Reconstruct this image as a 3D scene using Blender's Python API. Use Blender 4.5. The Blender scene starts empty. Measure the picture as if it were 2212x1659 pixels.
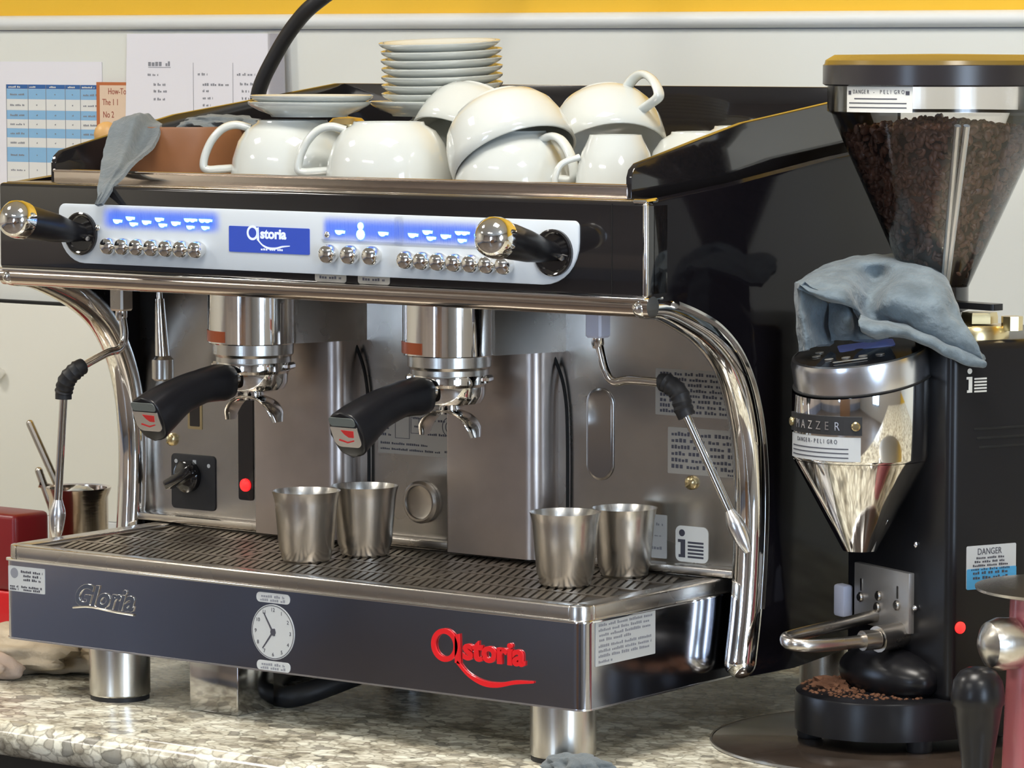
import bpy, bmesh, math, random
from mathutils import Vector as V, Matrix as Mx, Euler, noise
random.seed(7)
sc=bpy.context.scene; col=sc.collection
sc.view_settings.view_transform='Standard'; sc.view_settings.look='None'
PI=math.pi; R=math.radians
# ------------------------------------------------------------ materials
MT={}
def mat(n,c=(.8,.8,.8),metal=0,rough=.5,emit=None,es=0,bump=0,bs=50,coat=0,var=0,vs=8,stretch=(1,1,1),spec=.5,sheen=0,alpha=None):
    m=bpy.data.materials.new(n); m.use_nodes=True; nt=m.node_tree; b=nt.nodes['Principled BSDF']
    b.inputs['Base Color'].default_value=(*c,1); b.inputs['Metallic'].default_value=metal; b.inputs['Roughness'].default_value=rough
    b.inputs['Specular IOR Level'].default_value=spec
    if coat: b.inputs['Coat Weight'].default_value=coat; b.inputs['Coat Roughness'].default_value=.04
    if sheen: b.inputs['Sheen Weight'].default_value=sheen
    if emit: b.inputs['Emission Color'].default_value=(*emit,1); b.inputs['Emission Strength'].default_value=es
    if bump or var:
        tc=nt.nodes.new('ShaderNodeTexCoord'); mp=nt.nodes.new('ShaderNodeMapping'); mp.inputs['Scale'].default_value=stretch
        nt.links.new(tc.outputs['Object'],mp.inputs[0])
    if bump:
        nz=nt.nodes.new('ShaderNodeTexNoise'); nz.inputs['Scale'].default_value=bs; nz.inputs['Detail'].default_value=4
        bp=nt.nodes.new('ShaderNodeBump'); bp.inputs['Strength'].default_value=bump; bp.inputs['Distance'].default_value=.002
        nt.links.new(mp.outputs[0],nz.inputs[0]); nt.links.new(nz.outputs[0],bp.inputs['Height']); nt.links.new(bp.outputs[0],b.inputs['Normal'])
    if var:
        nz=nt.nodes.new('ShaderNodeTexNoise'); nz.inputs['Scale'].default_value=vs; nz.inputs['Detail'].default_value=5
        mr=nt.nodes.new('ShaderNodeMapRange'); mr.inputs[1].default_value=.3; mr.inputs[2].default_value=.7; mr.inputs[3].default_value=1-var; mr.inputs[4].default_value=1
        mx=nt.nodes.new('ShaderNodeMix'); mx.data_type='RGBA'; mx.blend_type='MULTIPLY'; mx.inputs[0].default_value=1; mx.inputs[6].default_value=(*c,1)
        nt.links.new(mp.outputs[0],nz.inputs[0]); nt.links.new(nz.outputs[0],mr.inputs[0]); nt.links.new(mr.outputs[0],mx.inputs[7]); nt.links.new(mx.outputs[2],b.inputs['Base Color'])
        mr2=nt.nodes.new('ShaderNodeMapRange'); mr2.inputs[1].default_value=.3; mr2.inputs[2].default_value=.7; mr2.inputs[3].default_value=min(1,rough+.12*var*2); mr2.inputs[4].default_value=rough
        nt.links.new(nz.outputs[0],mr2.inputs[0]); nt.links.new(mr2.outputs[0],b.inputs['Roughness'])
    MT[n]=m; return m
mat('steel',(.66,.62,.57),1,.24,var=.25,vs=14)
mat('steel_panel',(.66,.63,.59),1,.22,var=.35,vs=9,bump=.12,bs=18)
mat('steel_column',(.64,.57,.53),1,.30,var=.22,vs=14)
mat('polished',(.56,.57,.62),1,.10,var=.16,vs=5,bump=.05,bs=4)
mat('chrome',(.86,.85,.83),1,.06,bump=.06,bs=14)
mat('chrome_dark',(.50,.49,.48),1,.12)
mat('cup_steel',(.68,.66,.62),1,.27,bump=.06,bs=300,stretch=(1,1,.02))
mat('plate_metal',(.42,.40,.38),.55,.38,bump=.3,bs=60); mat('alu',(.86,.86,.88),1,.25)
mat('rail',(.66,.58,.52),1,.16,bump=.2,bs=12,stretch=(1,1,4))
mat('ledge',(.42,.38,.34),1,.2,bump=.3,bs=14,stretch=(1,1,3))
mat('grate',(.40,.35,.29),1,.36,var=.4,vs=30)
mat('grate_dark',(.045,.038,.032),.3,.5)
mat('black_gloss',(.012,.011,.012),0,.09,coat=.6)
mat('black_side',(.007,.006,.008),0,.10,spec=.13)
mat('black_satin',(.010,.010,.012),0,.30,spec=.35)
mat('black_matte',(.02,.02,.022),0,.6)
mat('rubber',(.014,.014,.016),0,.5)
mat('grey_tip',(.16,.18,.17),0,.35)
mat('gap',(.004,.004,.004),0,.8)
mat('panel_white',(.66,.72,.78),0,.35)
mat('ceramic',(.575,.60,.575),0,.07,coat=.5,spec=.6)
mat('white_wall',(.77,.79,.755),0,.5,var=.04,vs=2)
mat('white_cab',(.71,.71,.65),0,.4)
mat('trimwhite',(.74,.77,.78),0,.4)
mat('yellow',(.83,.50,.035),0,.55,bump=.7,bs=25)
mat('paper',(.80,.80,.87),0,.7); mat('film',(.75,.75,.78),0,.4)
mat('sticker',(.55,.57,.58),0,.45); mat('sticker_white',(.78,.78,.74),0,.45); mat('sticker_steel',(.45,.43,.39),.5,.4)
mat('ink',(.06,.06,.08),0,.6); mat('ink_grey',(.25,.26,.30),0,.6); mat('ink_red',(.35,.08,.05),0,.6)
mat('tb_dark',(.03,.12,.36),0,.5); mat('tb_blue',(.25,.48,.74),0,.5); mat('tb_white',(.76,.77,.76),0,.5)
mat('orange',(.50,.15,.05),0,.5); mat('beige',(.75,.58,.44),0,.6)
mat('copper_strip',(.55,.13,.05),.5,.3)
mat('red',(.75,.015,.02),0,.3,coat=.5); mat('red_dark',(.24,.015,.018),0,.35); mat('pink',(.55,.16,.18),0,.25,coat=.4)
mat('logo_blue',(.03,.06,.34),0,.3,emit=(.03,.08,.5),es=.35)
mat('logo_white',(.7,.75,.85),0,.4,emit=(.5,.6,.9),es=.4)
mat('led_blue',(.3,.6,1),0,.4,emit=(.25,.66,1),es=3.2)
mat('led_red',(1,.05,.03),0,.4,emit=(1,.012,.015),es=2.2)
mat('lcd',(.07,.09,.2),0,.25,emit=(.12,.17,.5),es=.18)
mat('terracotta',(.27,.115,.05),0,.42,var=.3,vs=14); mat('tan_wood',(.62,.36,.13),0,.45,var=.2,vs=20)
mat('cloth_grey',(.15,.175,.19),0,.95,bump=1,bs=170,sheen=.2,var=.2,vs=60)
mat('cloth_blue',(.20,.255,.295),0,.95,bump=1,bs=170,sheen=.25,var=.45,vs=45)
mat('cloth_tan',(.62,.52,.38),0,.95,bump=.8,bs=150,var=.3,vs=25); mat('cloth_pink',(.55,.42,.33),0,.9,bump=.6,bs=150)
mat('bean',(.22,.105,.07),0,.28,var=.6,vs=70); mat('bean_core',(.02,.010,.007),0,.7)
mat('grounds',(.16,.07,.035),0,.95,bump=1,bs=400)
mat('lid_top',(.20,.13,.03),0,.22); mat('lid_side',(.03,.027,.03),0,.25)
mat('brass',(.75,.62,.35),1,.25)
mat('disc_dark',(.06,.045,.035),0,.12,coat=.5,var=.5,vs=20)
mat('switch_white',(.62,.65,.80),0,.35)
mat('sticker_blue',(.07,.36,.68),0,.4)
mat('floor_m',(.16,.13,.11),0,.35,var=.2,vs=3)
mat('wall_warm',(.78,.73,.62),0,.7); mat('wall_dim',(.46,.41,.40),0,.7,var=.35,vs=1.1); mat('wall_right_m',(.45,.44,.42),0,.7); mat('ceil',(.75,.74,.70),0,.8)
mat('daylight',(1,1,1),0,.5,emit=(.55,.74,1),es=8); mat('lamp_on',(1,1,1),0,.5,emit=(1,.95,.86),es=9)
mat('cab_black',(.008,.008,.010),0,.3); mat('shop_wood',(.20,.11,.06),0,.5); mat('dark_shape',(.03,.03,.04),0,.6)
def glass(n,tint,gl=.12,rough=.03,f=1.45):
    m=bpy.data.materials.new(n); m.use_nodes=True; nt=m.node_tree; nt.nodes.clear()
    o=nt.nodes.new('ShaderNodeOutputMaterial'); t=nt.nodes.new('ShaderNodeBsdfTransparent'); t.inputs[0].default_value=(*tint,1)
    g=nt.nodes.new('ShaderNodeBsdfGlossy'); g.inputs['Roughness'].default_value=rough; g.inputs[0].default_value=(.95,.95,.95,1)
    fr=nt.nodes.new('ShaderNodeFresnel'); fr.inputs[0].default_value=f; ad=nt.nodes.new('ShaderNodeMath'); ad.inputs[1].default_value=gl
    mx=nt.nodes.new('ShaderNodeMixShader'); nt.links.new(fr.outputs[0],ad.inputs[0]); nt.links.new(ad.outputs[0],mx.inputs[0])
    nt.links.new(t.outputs[0],mx.inputs[1]); nt.links.new(g.outputs[0],mx.inputs[2]); nt.links.new(mx.outputs[0],o.inputs[0]); MT[n]=m
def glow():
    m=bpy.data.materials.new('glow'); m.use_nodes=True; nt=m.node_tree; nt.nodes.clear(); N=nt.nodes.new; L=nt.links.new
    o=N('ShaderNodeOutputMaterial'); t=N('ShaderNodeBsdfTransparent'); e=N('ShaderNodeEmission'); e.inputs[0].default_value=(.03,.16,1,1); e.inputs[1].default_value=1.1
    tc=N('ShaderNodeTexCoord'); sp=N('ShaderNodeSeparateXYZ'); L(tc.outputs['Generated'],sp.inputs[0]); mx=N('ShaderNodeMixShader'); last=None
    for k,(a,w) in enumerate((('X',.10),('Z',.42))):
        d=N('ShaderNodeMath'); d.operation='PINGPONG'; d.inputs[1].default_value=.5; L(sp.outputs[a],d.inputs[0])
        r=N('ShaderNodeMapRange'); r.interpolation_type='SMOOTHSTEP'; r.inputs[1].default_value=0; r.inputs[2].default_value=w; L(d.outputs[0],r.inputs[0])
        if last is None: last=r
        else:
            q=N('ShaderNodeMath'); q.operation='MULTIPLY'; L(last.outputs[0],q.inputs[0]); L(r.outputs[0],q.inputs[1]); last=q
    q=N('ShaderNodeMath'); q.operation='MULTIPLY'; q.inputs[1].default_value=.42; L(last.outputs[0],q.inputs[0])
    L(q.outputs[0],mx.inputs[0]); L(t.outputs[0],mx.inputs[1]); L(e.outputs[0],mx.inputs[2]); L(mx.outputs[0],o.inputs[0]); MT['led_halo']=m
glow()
glass('hopper_glass',(.95,.93,.91),.05,.12); glass('hopper_rib',(.80,.82,.80),.45,.3); glass('clear_film',(.96,.96,.97),.03,.1)
def granite():
    m=bpy.data.materials.new('granite'); m.use_nodes=True; nt=m.node_tree; b=nt.nodes['Principled BSDF']; b.inputs['Roughness'].default_value=.16
    N=lambda t:nt.nodes.new(t); L=nt.links.new
    tc=N('ShaderNodeTexCoord'); mp=N('ShaderNodeMapping'); mp.inputs['Scale'].default_value=(.8,1,1); L(tc.outputs['Object'],mp.inputs[0])
    w=N('ShaderNodeTexNoise'); w.inputs['Scale'].default_value=45; w.inputs['Detail'].default_value=5; L(mp.outputs[0],w.inputs[0])
    add=N('ShaderNodeVectorMath'); add.operation='MULTIPLY_ADD'; add.inputs[1].default_value=(.022,.022,.022); L(w.outputs['Color'],add.inputs[0]); L(mp.outputs[0],add.inputs[2])
    v=N('ShaderNodeTexVoronoi'); v.feature='DISTANCE_TO_EDGE'; v.inputs['Scale'].default_value=85; L(add.outputs[0],v.inputs['Vector'])
    vc=N('ShaderNodeTexVoronoi'); vc.inputs['Scale'].default_value=85; L(add.outputs[0],vc.inputs['Vector'])
    n=N('ShaderNodeTexNoise'); n.inputs['Scale'].default_value=24; n.inputs['Detail'].default_value=8; n.inputs['Roughness'].default_value=.65; L(mp.outputs[0],n.inputs[0])
    r1=N('ShaderNodeValToRGB'); L(n.outputs[0],r1.inputs[0]); e=r1.color_ramp.elements
    e[0].position=.34; e[0].color=(.16,.13,.09,1); e[1].position=.60; e[1].color=(.92,.91,.80,1)
    x=r1.color_ramp.elements.new(.43); x.color=(.50,.46,.36,1); x=r1.color_ramp.elements.new(.50); x.color=(.76,.73,.62,1)
    r2=N('ShaderNodeValToRGB'); L(v.outputs['Distance'],r2.inputs[0]); e=r2.color_ramp.elements; e[0].position=.0; e[0].color=(.30,.28,.24,1); e[1].position=.13; e[1].color=(1,1,1,1)
    hs=N('ShaderNodeSeparateColor'); L(vc.outputs['Color'],hs.inputs[0])
    r3=N('ShaderNodeValToRGB'); L(hs.outputs[0],r3.inputs[0]); e=r3.color_ramp.elements; e[0].position=0; e[0].color=(.10,.09,.08,1); e[1].position=.30; e[1].color=(.66,.63,.56,1)
    x=r3.color_ramp.elements.new(.10); x.color=(.28,.24,.2,1); x=r3.color_ramp.elements.new(.7); x.color=(.95,.95,.92,1)
    m1=N('ShaderNodeMix'); m1.data_type='RGBA'; m1.blend_type='MULTIPLY'; m1.inputs[0].default_value=.75; L(r1.outputs[0],m1.inputs[6]); L(r2.outputs[0],m1.inputs[7])
    m2=N('ShaderNodeMix'); m2.data_type='RGBA'; m2.blend_type='MULTIPLY'; m2.inputs[0].default_value=.8; L(m1.outputs[2],m2.inputs[6]); L(r3.outputs[0],m2.inputs[7])
    g=N('ShaderNodeMix'); g.data_type='RGBA'; g.blend_type='ADD'; g.inputs[0].default_value=.09; g.inputs[7].default_value=(1,1,.9,1); L(m2.outputs[2],g.inputs[6]); L(g.outputs[2],b.inputs['Base Color']); MT['granite']=m
granite()
# ------------------------------------------------------------ object helpers
def tag(o,label=None,cat=None,group=None,kind=None):
    if label: o['label']=label
    if cat: o['category']=cat
    if group: o['group']=group
    if kind: o['kind']=kind
    return o
def thing(name,label,cat,loc=(0,0,0),rz=0,group=None,mw=None):
    o=bpy.data.objects.new(name,None); col.objects.link(o); o.empty_display_size=.02
    if mw is not None: o.matrix_world=mw
    else: o.location=loc; o.rotation_euler=(0,0,rz)
    return tag(o,label,cat,group)
def ob(name,bm,m,parent=None,smooth=35,mw=None):
    me=bpy.data.meshes.new(name)
    if isinstance(bm,bmesh.types.BMesh):
        bmesh.ops.recalc_face_normals(bm,faces=bm.faces); bm.to_mesh(me); bm.free()
    else: me=bm
    ms=m if isinstance(m,(list,tuple)) else [m]
    me.materials.clear()
    for k in ms: me.materials.append(MT[k])
    if smooth:
        me.polygons.foreach_set('use_smooth',[True]*len(me.polygons)); me.set_sharp_from_angle(angle=R(smooth))
    o=bpy.data.objects.new(name,me); col.objects.link(o)
    if parent is not None: o.parent=parent
    if mw is not None: o.matrix_world=mw
    return o
def nb(): return bmesh.new()
def merge(b,verts,M=None,bev=0,seg=2,edges=None):
    if M is not None: bmesh.ops.transform(b,matrix=M,verts=verts)
def box(b,x0,x1,y0,y1,z0,z1,bev=0,seg=2,M=None,vert_only=False):
    r=bmesh.ops.create_cube(b,size=1); vs=r['verts']
    for v in vs: v.co=V(((x0+x1)/2+v.co.x*(x1-x0),(y0+y1)/2+v.co.y*(y1-y0),(z0+z1)/2+v.co.z*(z1-z0)))
    if bev:
        es={e for v in vs for e in v.link_edges}
        if vert_only: es={e for e in es if abs(e.verts[0].co.z-e.verts[1].co.z)>1e-6}
        rr=bmesh.ops.bevel(b,geom=list(es),offset=bev,segments=seg,profile=.5,affect='EDGES')
        vs=list({v for f in rr['faces'] for v in f.verts}|{v for v in vs if v.is_valid})
    if M is not None: bmesh.ops.transform(b,matrix=M,verts=vs)
    return vs
def poly(b,pts,t,M=None,z0=0,bev=0,seg=2):
    vs=[b.verts.new((p[0],p[1],z0)) for p in pts]; f=b.faces.new(vs)
    r=bmesh.ops.extrude_face_region(b,geom=[f]); nv=[g for g in r['geom'] if isinstance(g,bmesh.types.BMVert)]
    for v in nv: v.co.z+=t
    allv=vs+nv
    if bev:
        es={e for v in nv for e in v.link_edges if e.other_vert(v) in nv}
        rr=bmesh.ops.bevel(b,geom=list(es),offset=bev,segments=seg,profile=.5,affect='EDGES')
        allv=list({v for f in rr['faces'] for v in f.verts}|{v for v in allv if v.is_valid})
    if M is not None: bmesh.ops.transform(b,matrix=M,verts=allv)
def rrect(x0,y0,x1,y1,r,n=6,rs=None):
    rs=rs or [r]*4; o=[]
    for (cx,cy,a,rr) in ((x1-rs[1],y0+rs[1],-90,rs[1]),(x1-rs[2],y1-rs[2],0,rs[2]),(x0+rs[3],y1-rs[3],90,rs[3]),(x0+rs[0],y0+rs[0],180,rs[0])):
        for k in range(n+1):
            t=R(a+90*k/n); o.append((cx+rr*math.cos(t),cy+rr*math.sin(t)))
    return o
def circ(cx,cy,r,n=32,ry=None): return [(cx+r*math.cos(2*PI*k/n),cy+(ry or r)*math.sin(2*PI*k/n)) for k in range(n)]
def lathe(b,prof,n=48,M=None,a0=0,a1=2*PI):
    full=abs(a1-a0-2*PI)<1e-6; rings=[]; allv=[]
    for (r,z) in prof:
        if r<1e-7: v=b.verts.new((0,0,z)); rings.append([v]); allv.append(v)
        else:
            rg=[b.verts.new((r*math.cos(a0+(a1-a0)*k/n),r*math.sin(a0+(a1-a0)*k/n),z)) for k in range(n if full else n+1)]; rings.append(rg); allv+=rg
    for A,B in zip(rings,rings[1:]):
        m=max(len(A),len(B)); cnt=m if full else m-1
        for k in range(cnt):
            q=(k+1)%m
            if len(A)==1 and len(B)==1: continue
            if len(A)==1: b.faces.new((A[0],B[k],B[q]))
            elif len(B)==1: b.faces.new((A[k],B[0],A[q]))
            else: b.faces.new((A[k],B[k],B[q],A[q]))
    if M is not None: bmesh.ops.transform(b,matrix=M,verts=allv)
def cr(pts,n=8,vals=None):
    P=[V(p) for p in pts]; P=[P[0]*2-P[1]]+P+[P[-1]*2-P[-2]]; out=[]
    for i in range(1,len(P)-2):
        for k in range(n):
            t=k/n; a,b_,c,d=P[i-1:i+3]
            out.append(.5*((2*b_)+(c-a)*t+(2*a-5*b_+4*c-d)*t*t+(3*b_-a-3*c+d)*t**3))
    out.append(P[-2]); return out
def lerpvals(vals,n):
    o=[]
    for a,c in zip(vals,vals[1:]):
        for k in range(n): o.append(a+(c-a)*k/n)
    return o+[vals[-1]]
def tube(b,path,r,seg=14,side=None,ry=None,cap=True,M=None,roundend=False):
    """sweep; r float or list; ry list/float thickness across; side fixes the r axis"""
    P=[V(p) for p in path]; n=len(P); rr=r if isinstance(r,(list,tuple)) else [r]*n; ryy=(ry if isinstance(ry,(list,tuple)) else [ry]*n) if ry else rr
    rings=[]; allv=[]; prev=None
    for i,p in enumerate(P):
        t=(P[min(i+1,n-1)]-P[max(i-1,0)]).normalized()
        if side is not None: s=V(side); s=(s-t*s.dot(t)).normalized()
        else:
            if prev is None: s=t.orthogonal().normalized()
            else: s=(prev-t*prev.dot(t)).normalized()
        prev=s; u=t.cross(s)
        rg=[b.verts.new(p+s*(rr[i]*math.cos(2*PI*k/seg))+u*(ryy[i]*math.sin(2*PI*k/seg))) for k in range(seg)]; rings.append(rg); allv+=rg
    for A,B in zip(rings,rings[1:]):
        for k in range(seg): b.faces.new((A[k],A[(k+1)%seg],B[(k+1)%seg],B[k]))
    if cap:
        b.faces.new(rings[0]); b.faces.new(rings[-1])
    if M is not None: bmesh.ops.transform(b,matrix=M,verts=allv)
def capped(path,r,k=4):
    """add round ends to a path of equal radius"""
    P=[V(p) for p in path]; rs=[r]*len(P); d0=(P[0]-P[1]).normalized(); d1=(P[-1]-P[-2]).normalized()
    pre=[];post=[];rp=[];rq=[]
    for i in range(k,0,-1):
        a=PI/2*i/k*.97; pre.append(P[0]+d0*r*math.sin(a)); rp.append(r*math.cos(a))
    for i in range(1,k+1):
        a=PI/2*i/k*.97; post.append(P[-1]+d1*r*math.sin(a)); rq.append(r*math.cos(a))
    return pre+P+post, rp+rs+rq
def ell(b,c,rx,ry,rz,sub=3,M=None,amp=0,fs=20,seed=0):
    r=bmesh.ops.create_icosphere(b,subdivisions=sub,radius=1)
    for v in r['verts']:
        d=v.co.copy(); k=1+amp*noise.noise(d*fs+V((seed,seed*2,0))) if amp else 1
        v.co=V((c[0]+d.x*rx*k,c[1]+d.y*ry*k,c[2]+d.z*rz*k))
    if M is not None: bmesh.ops.transform(b,matrix=M,verts=r['verts'])
def cylb(b,p0,p1,r0,r1=None,seg=24): tube(b,[p0,p1],[r0,r1 if r1 is not None else r0],seg)
def frame(o,u,w):
    u=V(u).normalized(); w=V(w).normalized(); n=u.cross(w); M=Mx.Identity(4)
    for i in range(3): M[i][0]=u[i]; M[i][1]=w[i]; M[i][2]=n[i]; M[i][3]=o[i]
    return M
FRONT=lambda x,y,z: frame((x,y,z),(1,0,0),(0,0,1))     # faces -y
RIGHT=lambda x,y,z: frame((x,y,z),(0,1,0),(0,0,1))     # faces +x
def textmesh(s,size,ext=.0004,off=0,shear=0,align='LEFT',sx=1,bevel=0):
    c=bpy.data.curves.new('lettering','FONT'); c.body=s; c.size=size; c.extrude=ext; c.offset=off; c.shear=shear; c.align_x=align; c.bevel_depth=bevel; c.resolution_u=4
    o=bpy.data.objects.new('t',c); me=bpy.data.meshes.new_from_object(o); bpy.data.objects.remove(o)
    if sx!=1: me.transform(Mx.Diagonal((sx,1,1,1)))
    return me
def text(b,s,size,M,**k):
    me=textmesh(s,size,**k); me.transform(M); b.from_mesh(me); bpy.data.meshes.remove(me)
def strokes(b,M,x0,x1,y,h,z=.0003,words=5,seed=0):
    rd=random.Random(seed); x=x0
    while x<x1-.0005:
        w=(x1-x0)/words*rd.uniform(.5,1.1); e=min(x+w,x1)
        n=max(2,int((e-x)/(h*.9)))
        for k in range(n):
            a=x+(e-x)*k/n; c=x+(e-x)*(k+.72)/n; hh=h*rd.uniform(.55,1)
            poly(b,[(a,y),(c,y),(c,y+hh),(a,y+hh)],.0001,M,z)
        x=e+h*.8
def sticker(name,M,w,h,parent,mt='sticker',r=.002,lines=(),ink='ink',th=.0004,label=None):
    b=nb(); poly(b,rrect(0,0,w,h,r,4),th,M); s=ob(name,b,mt,parent,20)
    if lines:
        b=nb()
        for i,(a,c,y,hh,wd) in enumerate(lines): strokes(b,M,a*w,c*w,y*h,hh*h,th+.0001,wd,i+int(w*1e4))
        ob('print',b,ink,s,0)
    if label: s['label']=label
    return s
def gridsurf(rows,nu=6,nv=6,amp=0,fs=40,th=.004):
    """catmull surface through a control grid, thickened"""
    R1=[cr(r,nu) for r in rows]; cols=[cr([r[i] for r in R1],nv) for i in range(len(R1[0]))]
    b=nb(); H=len(cols[0]); W=len(cols); g=[]
    for j in range(H):
        g.append([])
        for i in range(W):
            p=cols[i][j]; 
            if amp: p=p+V((noise.noise(p*fs),noise.noise(p*fs+V((9,0,0))),noise.noise(p*fs+V((0,9,0)))))*amp
            g[-1].append(b.verts.new(p))
    for j in range(H-1):
        for i in range(W-1): b.faces.new((g[j][i],g[j][i+1],g[j+1][i+1],g[j+1][i]))
    bmesh.ops.recalc_face_normals(b,faces=b.faces)
    bmesh.ops.solidify(b,geom=b.faces[:],thickness=th)
    return b
def struct(o): o['kind']='structure'; return o
# ------------------------------------------------------------ room
b=nb(); box(b,-3.6,4.2,.9,.94,-.9,1.9); struct(ob('wall_back',b,'yellow'))
b=nb(); box(b,-3.6,4.2,.892,.9,.0,.672); struct(ob('wall_back_lower',b,'white_wall'))
b=nb(); tube(b,[(-3.6,.892,.679),(4.2,.892,.679)],.0095,16,side=(0,0,1),ry=.012); struct(ob('trim_1',b,'trimwhite'))
b=nb(); box(b,-3.6,4.2,.8905,.892,.6685,.6702); struct(ob('trim_2',b,'ink_grey'))
b=nb(); box(b,-3.6,4.2,-5.4,.94,-.92,-.9); struct(ob('floor',b,'floor_m'))
b=nb(); box(b,-3.6,4.2,-5.4,.94,1.9,1.93); struct(ob('ceiling',b,'ceil'))
b=nb(); box(b,-3.64,-3.6,-5.4,.94,-.9,1.9); struct(ob('wall_left',b,'wall_warm'))
b=nb(); box(b,4.2,4.24,-5.4,.94,-.9,1.9); struct(ob('wall_right',b,'wall_right_m'))
b=nb(); box(b,-3.64,4.24,-5.44,-5.4,-.9,1.9); struct(ob('wall_front',b,'wall_dim'))
def window(n,M,w,h,panes=2):
    b=nb(); poly(b,rrect(0,0,w,h,.01),.01,M); o=struct(ob('window_%d'%n,b,'daylight'))
    b=nb()
    for k in range(panes+1):
        x=w*k/panes; poly(b,rrect(x-.025,-.03,x+.025,h+.03,.004),.03,M)
    for y in (0,h): poly(b,rrect(-.025,y-.03,w+.025,y+.03,.004),.03,M)
    ob('window_frame',b,'cab_black',o)
mat('reflect_blue',(.25,.28,.37),0,.6,var=.35,vs=1.3); mat('reflect_brown',(.68,.59,.53),0,.7,var=.3,vs=.9)  # for unseen wall bands, added to tint the reflections in the steel
b=nb(); box(b,-3.6,-3.585,-5.4,.88,-.9,-.50); struct(ob('reflect_band_1',b,'reflect_blue'))
b=nb(); box(b,-3.6,4.2,-5.4,-5.385,-.9,-.50); struct(ob('reflect_band_2',b,'reflect_blue'))
b=nb(); box(b,-3.6,-3.59,-5.4,.88,-.50,-.02); struct(ob('reflect_band_3',b,'reflect_brown'))
b=nb(); box(b,-3.6,4.2,-5.4,-5.39,-.50,-.02); struct(ob('reflect_band_4',b,'reflect_brown'))
window(1,frame((4.19,-1.5,-.35),(0,-1,0),(0,0,1)),.9,1.9,2)
window(2,frame((1.2,-5.39,-.3),(-1,0,0),(0,0,1)),.9,1.6,1)
def lamp(x,y,sx,sy,pw,colr=(1,.95,.87)):
    t=thing('ceiling_light','white rectangular ceiling light panel above the room at x%.1f'%x,'light',(x,y,1.9))
    del t['label']; t['label']='flat rectangular ceiling light panel over the cafe'; t['group']='ceiling light panels'
    b=nb(); box(b,-sx/2,sx/2,-sy/2,sy/2,-.012,-.004); ob('diffuser',b,'lamp_on',t)
    b=nb()
    for s in(-1,1): box(b,s*sx/2-.02,s*sx/2+.02,-sy/2-.02,sy/2+.02,-.016,0); box(b,-sx/2-.02,sx/2+.02,s*sy/2-.02,s*sy/2+.02,-.016,0)
    ob('frame',b,'alu',t)
    L=bpy.data.lights.new('ceiling_lamp','AREA'); L.shape='RECTANGLE'; L.size=sx; L.size_y=sy; L.energy=pw; L.color=colr
    o=bpy.data.objects.new('lamp_source',L); col.objects.link(o); o.parent=t; o.location=(0,0,-.03)
lamp(-1.15,-.75,.5,.5,20); lamp(.9,-.5,.6,.6,24); lamp(2.5,-1.2,.6,.6,18); lamp(.2,-3,1.2,.3,18); lamp(-2.6,-2.4,.6,.6,12)
L=bpy.data.lights.new('window_light','AREA'); L.shape='RECTANGLE'; L.size=.9; L.size_y=1.8; L.energy=22; L.color=(.70,.83,1)
o=bpy.data.objects.new('window_daylight',L); col.objects.link(o); o.location=(4.15,-2,.6); o.rotation_euler=(0,R(90),0)
struct(o)
w=bpy.data.worlds.new('w'); sc.world=w; w.use_nodes=True; w.node_tree.nodes['Background'].inputs[0].default_value=(.5,.52,.55,1); w.node_tree.nodes['Background'].inputs[1].default_value=.3
# furniture of the cafe behind the viewer, seen only in reflections
def shelf_unit(x,y,w,h,m):
    t=thing('display_counter','plain wooden service counter across the room','counter',(x,y,-.9))
    b=nb(); box(b,-w/2,w/2,-.25,.25,0,h,.01); ob('body',b,m,t)
    b=nb(); box(b,-w/2-.03,w/2+.03,-.28,.28,h,h+.04,.008); ob('worktop',b,'cab_black',t)
shelf_unit(1.3,-4.6,1.4,1.0,'shop_wood')
# ------------------------------------------------------------ counter
b=nb(); box(b,-2.4,2.6,-.130,.892,-.036,0,.0)
es=[e for e in b.edges if all(abs(v.co.y+.130)<1e-6 for v in e.verts) and abs(e.verts[0].co.z-e.verts[1].co.z)<1e-6]
bmesh.ops.bevel(b,geom=es,offset=.0175,segments=6,profile=.5,affect='EDGES')
tag(ob('granite_countertop',b,'granite'),'cream and grey speckled granite countertop with rounded front edge','countertop')
t=thing('base_cabinet','dark cabinet under the granite countertop edge','cabinet',(0,.4,-.9))
b=nb(); box(b,-2.4,2.6,-.49,.49,0,.864,.004); ob('carcass',b,'cab_black',t)
t=thing('white_cabinet','white flat cabinet front low on the wall with a round knob','cabinet',(-1.5,.8785,.0))
b=nb(); box(b,-1,.95,-.01,.012,.034,.311,.002); d=ob('door',b,'white_cab',t)
b=nb(); lathe(b,[(0,.018),(.006,.018),(.0085,.013),(.0085,.008),(.005,.004),(.005,0),(0,0)],20,FRONT(.656,-.01,.2185)); ob('knob',b,'chrome',d)
b=nb(); box(b,-1,.95,-.004,.012,.311,.3145); ob('shadow_gap',b,'gap',t)
b=nb(); box(b,-1,.95,-.016,.012,0,.034,.002); ob('plinth',b,'sticker',t)
# ------------------------------------------------------------ papers on wall (y=.892)
yw=.8915
def wallM(x,z,dy=0): return FRONT(x,yw-dy,z)
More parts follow.
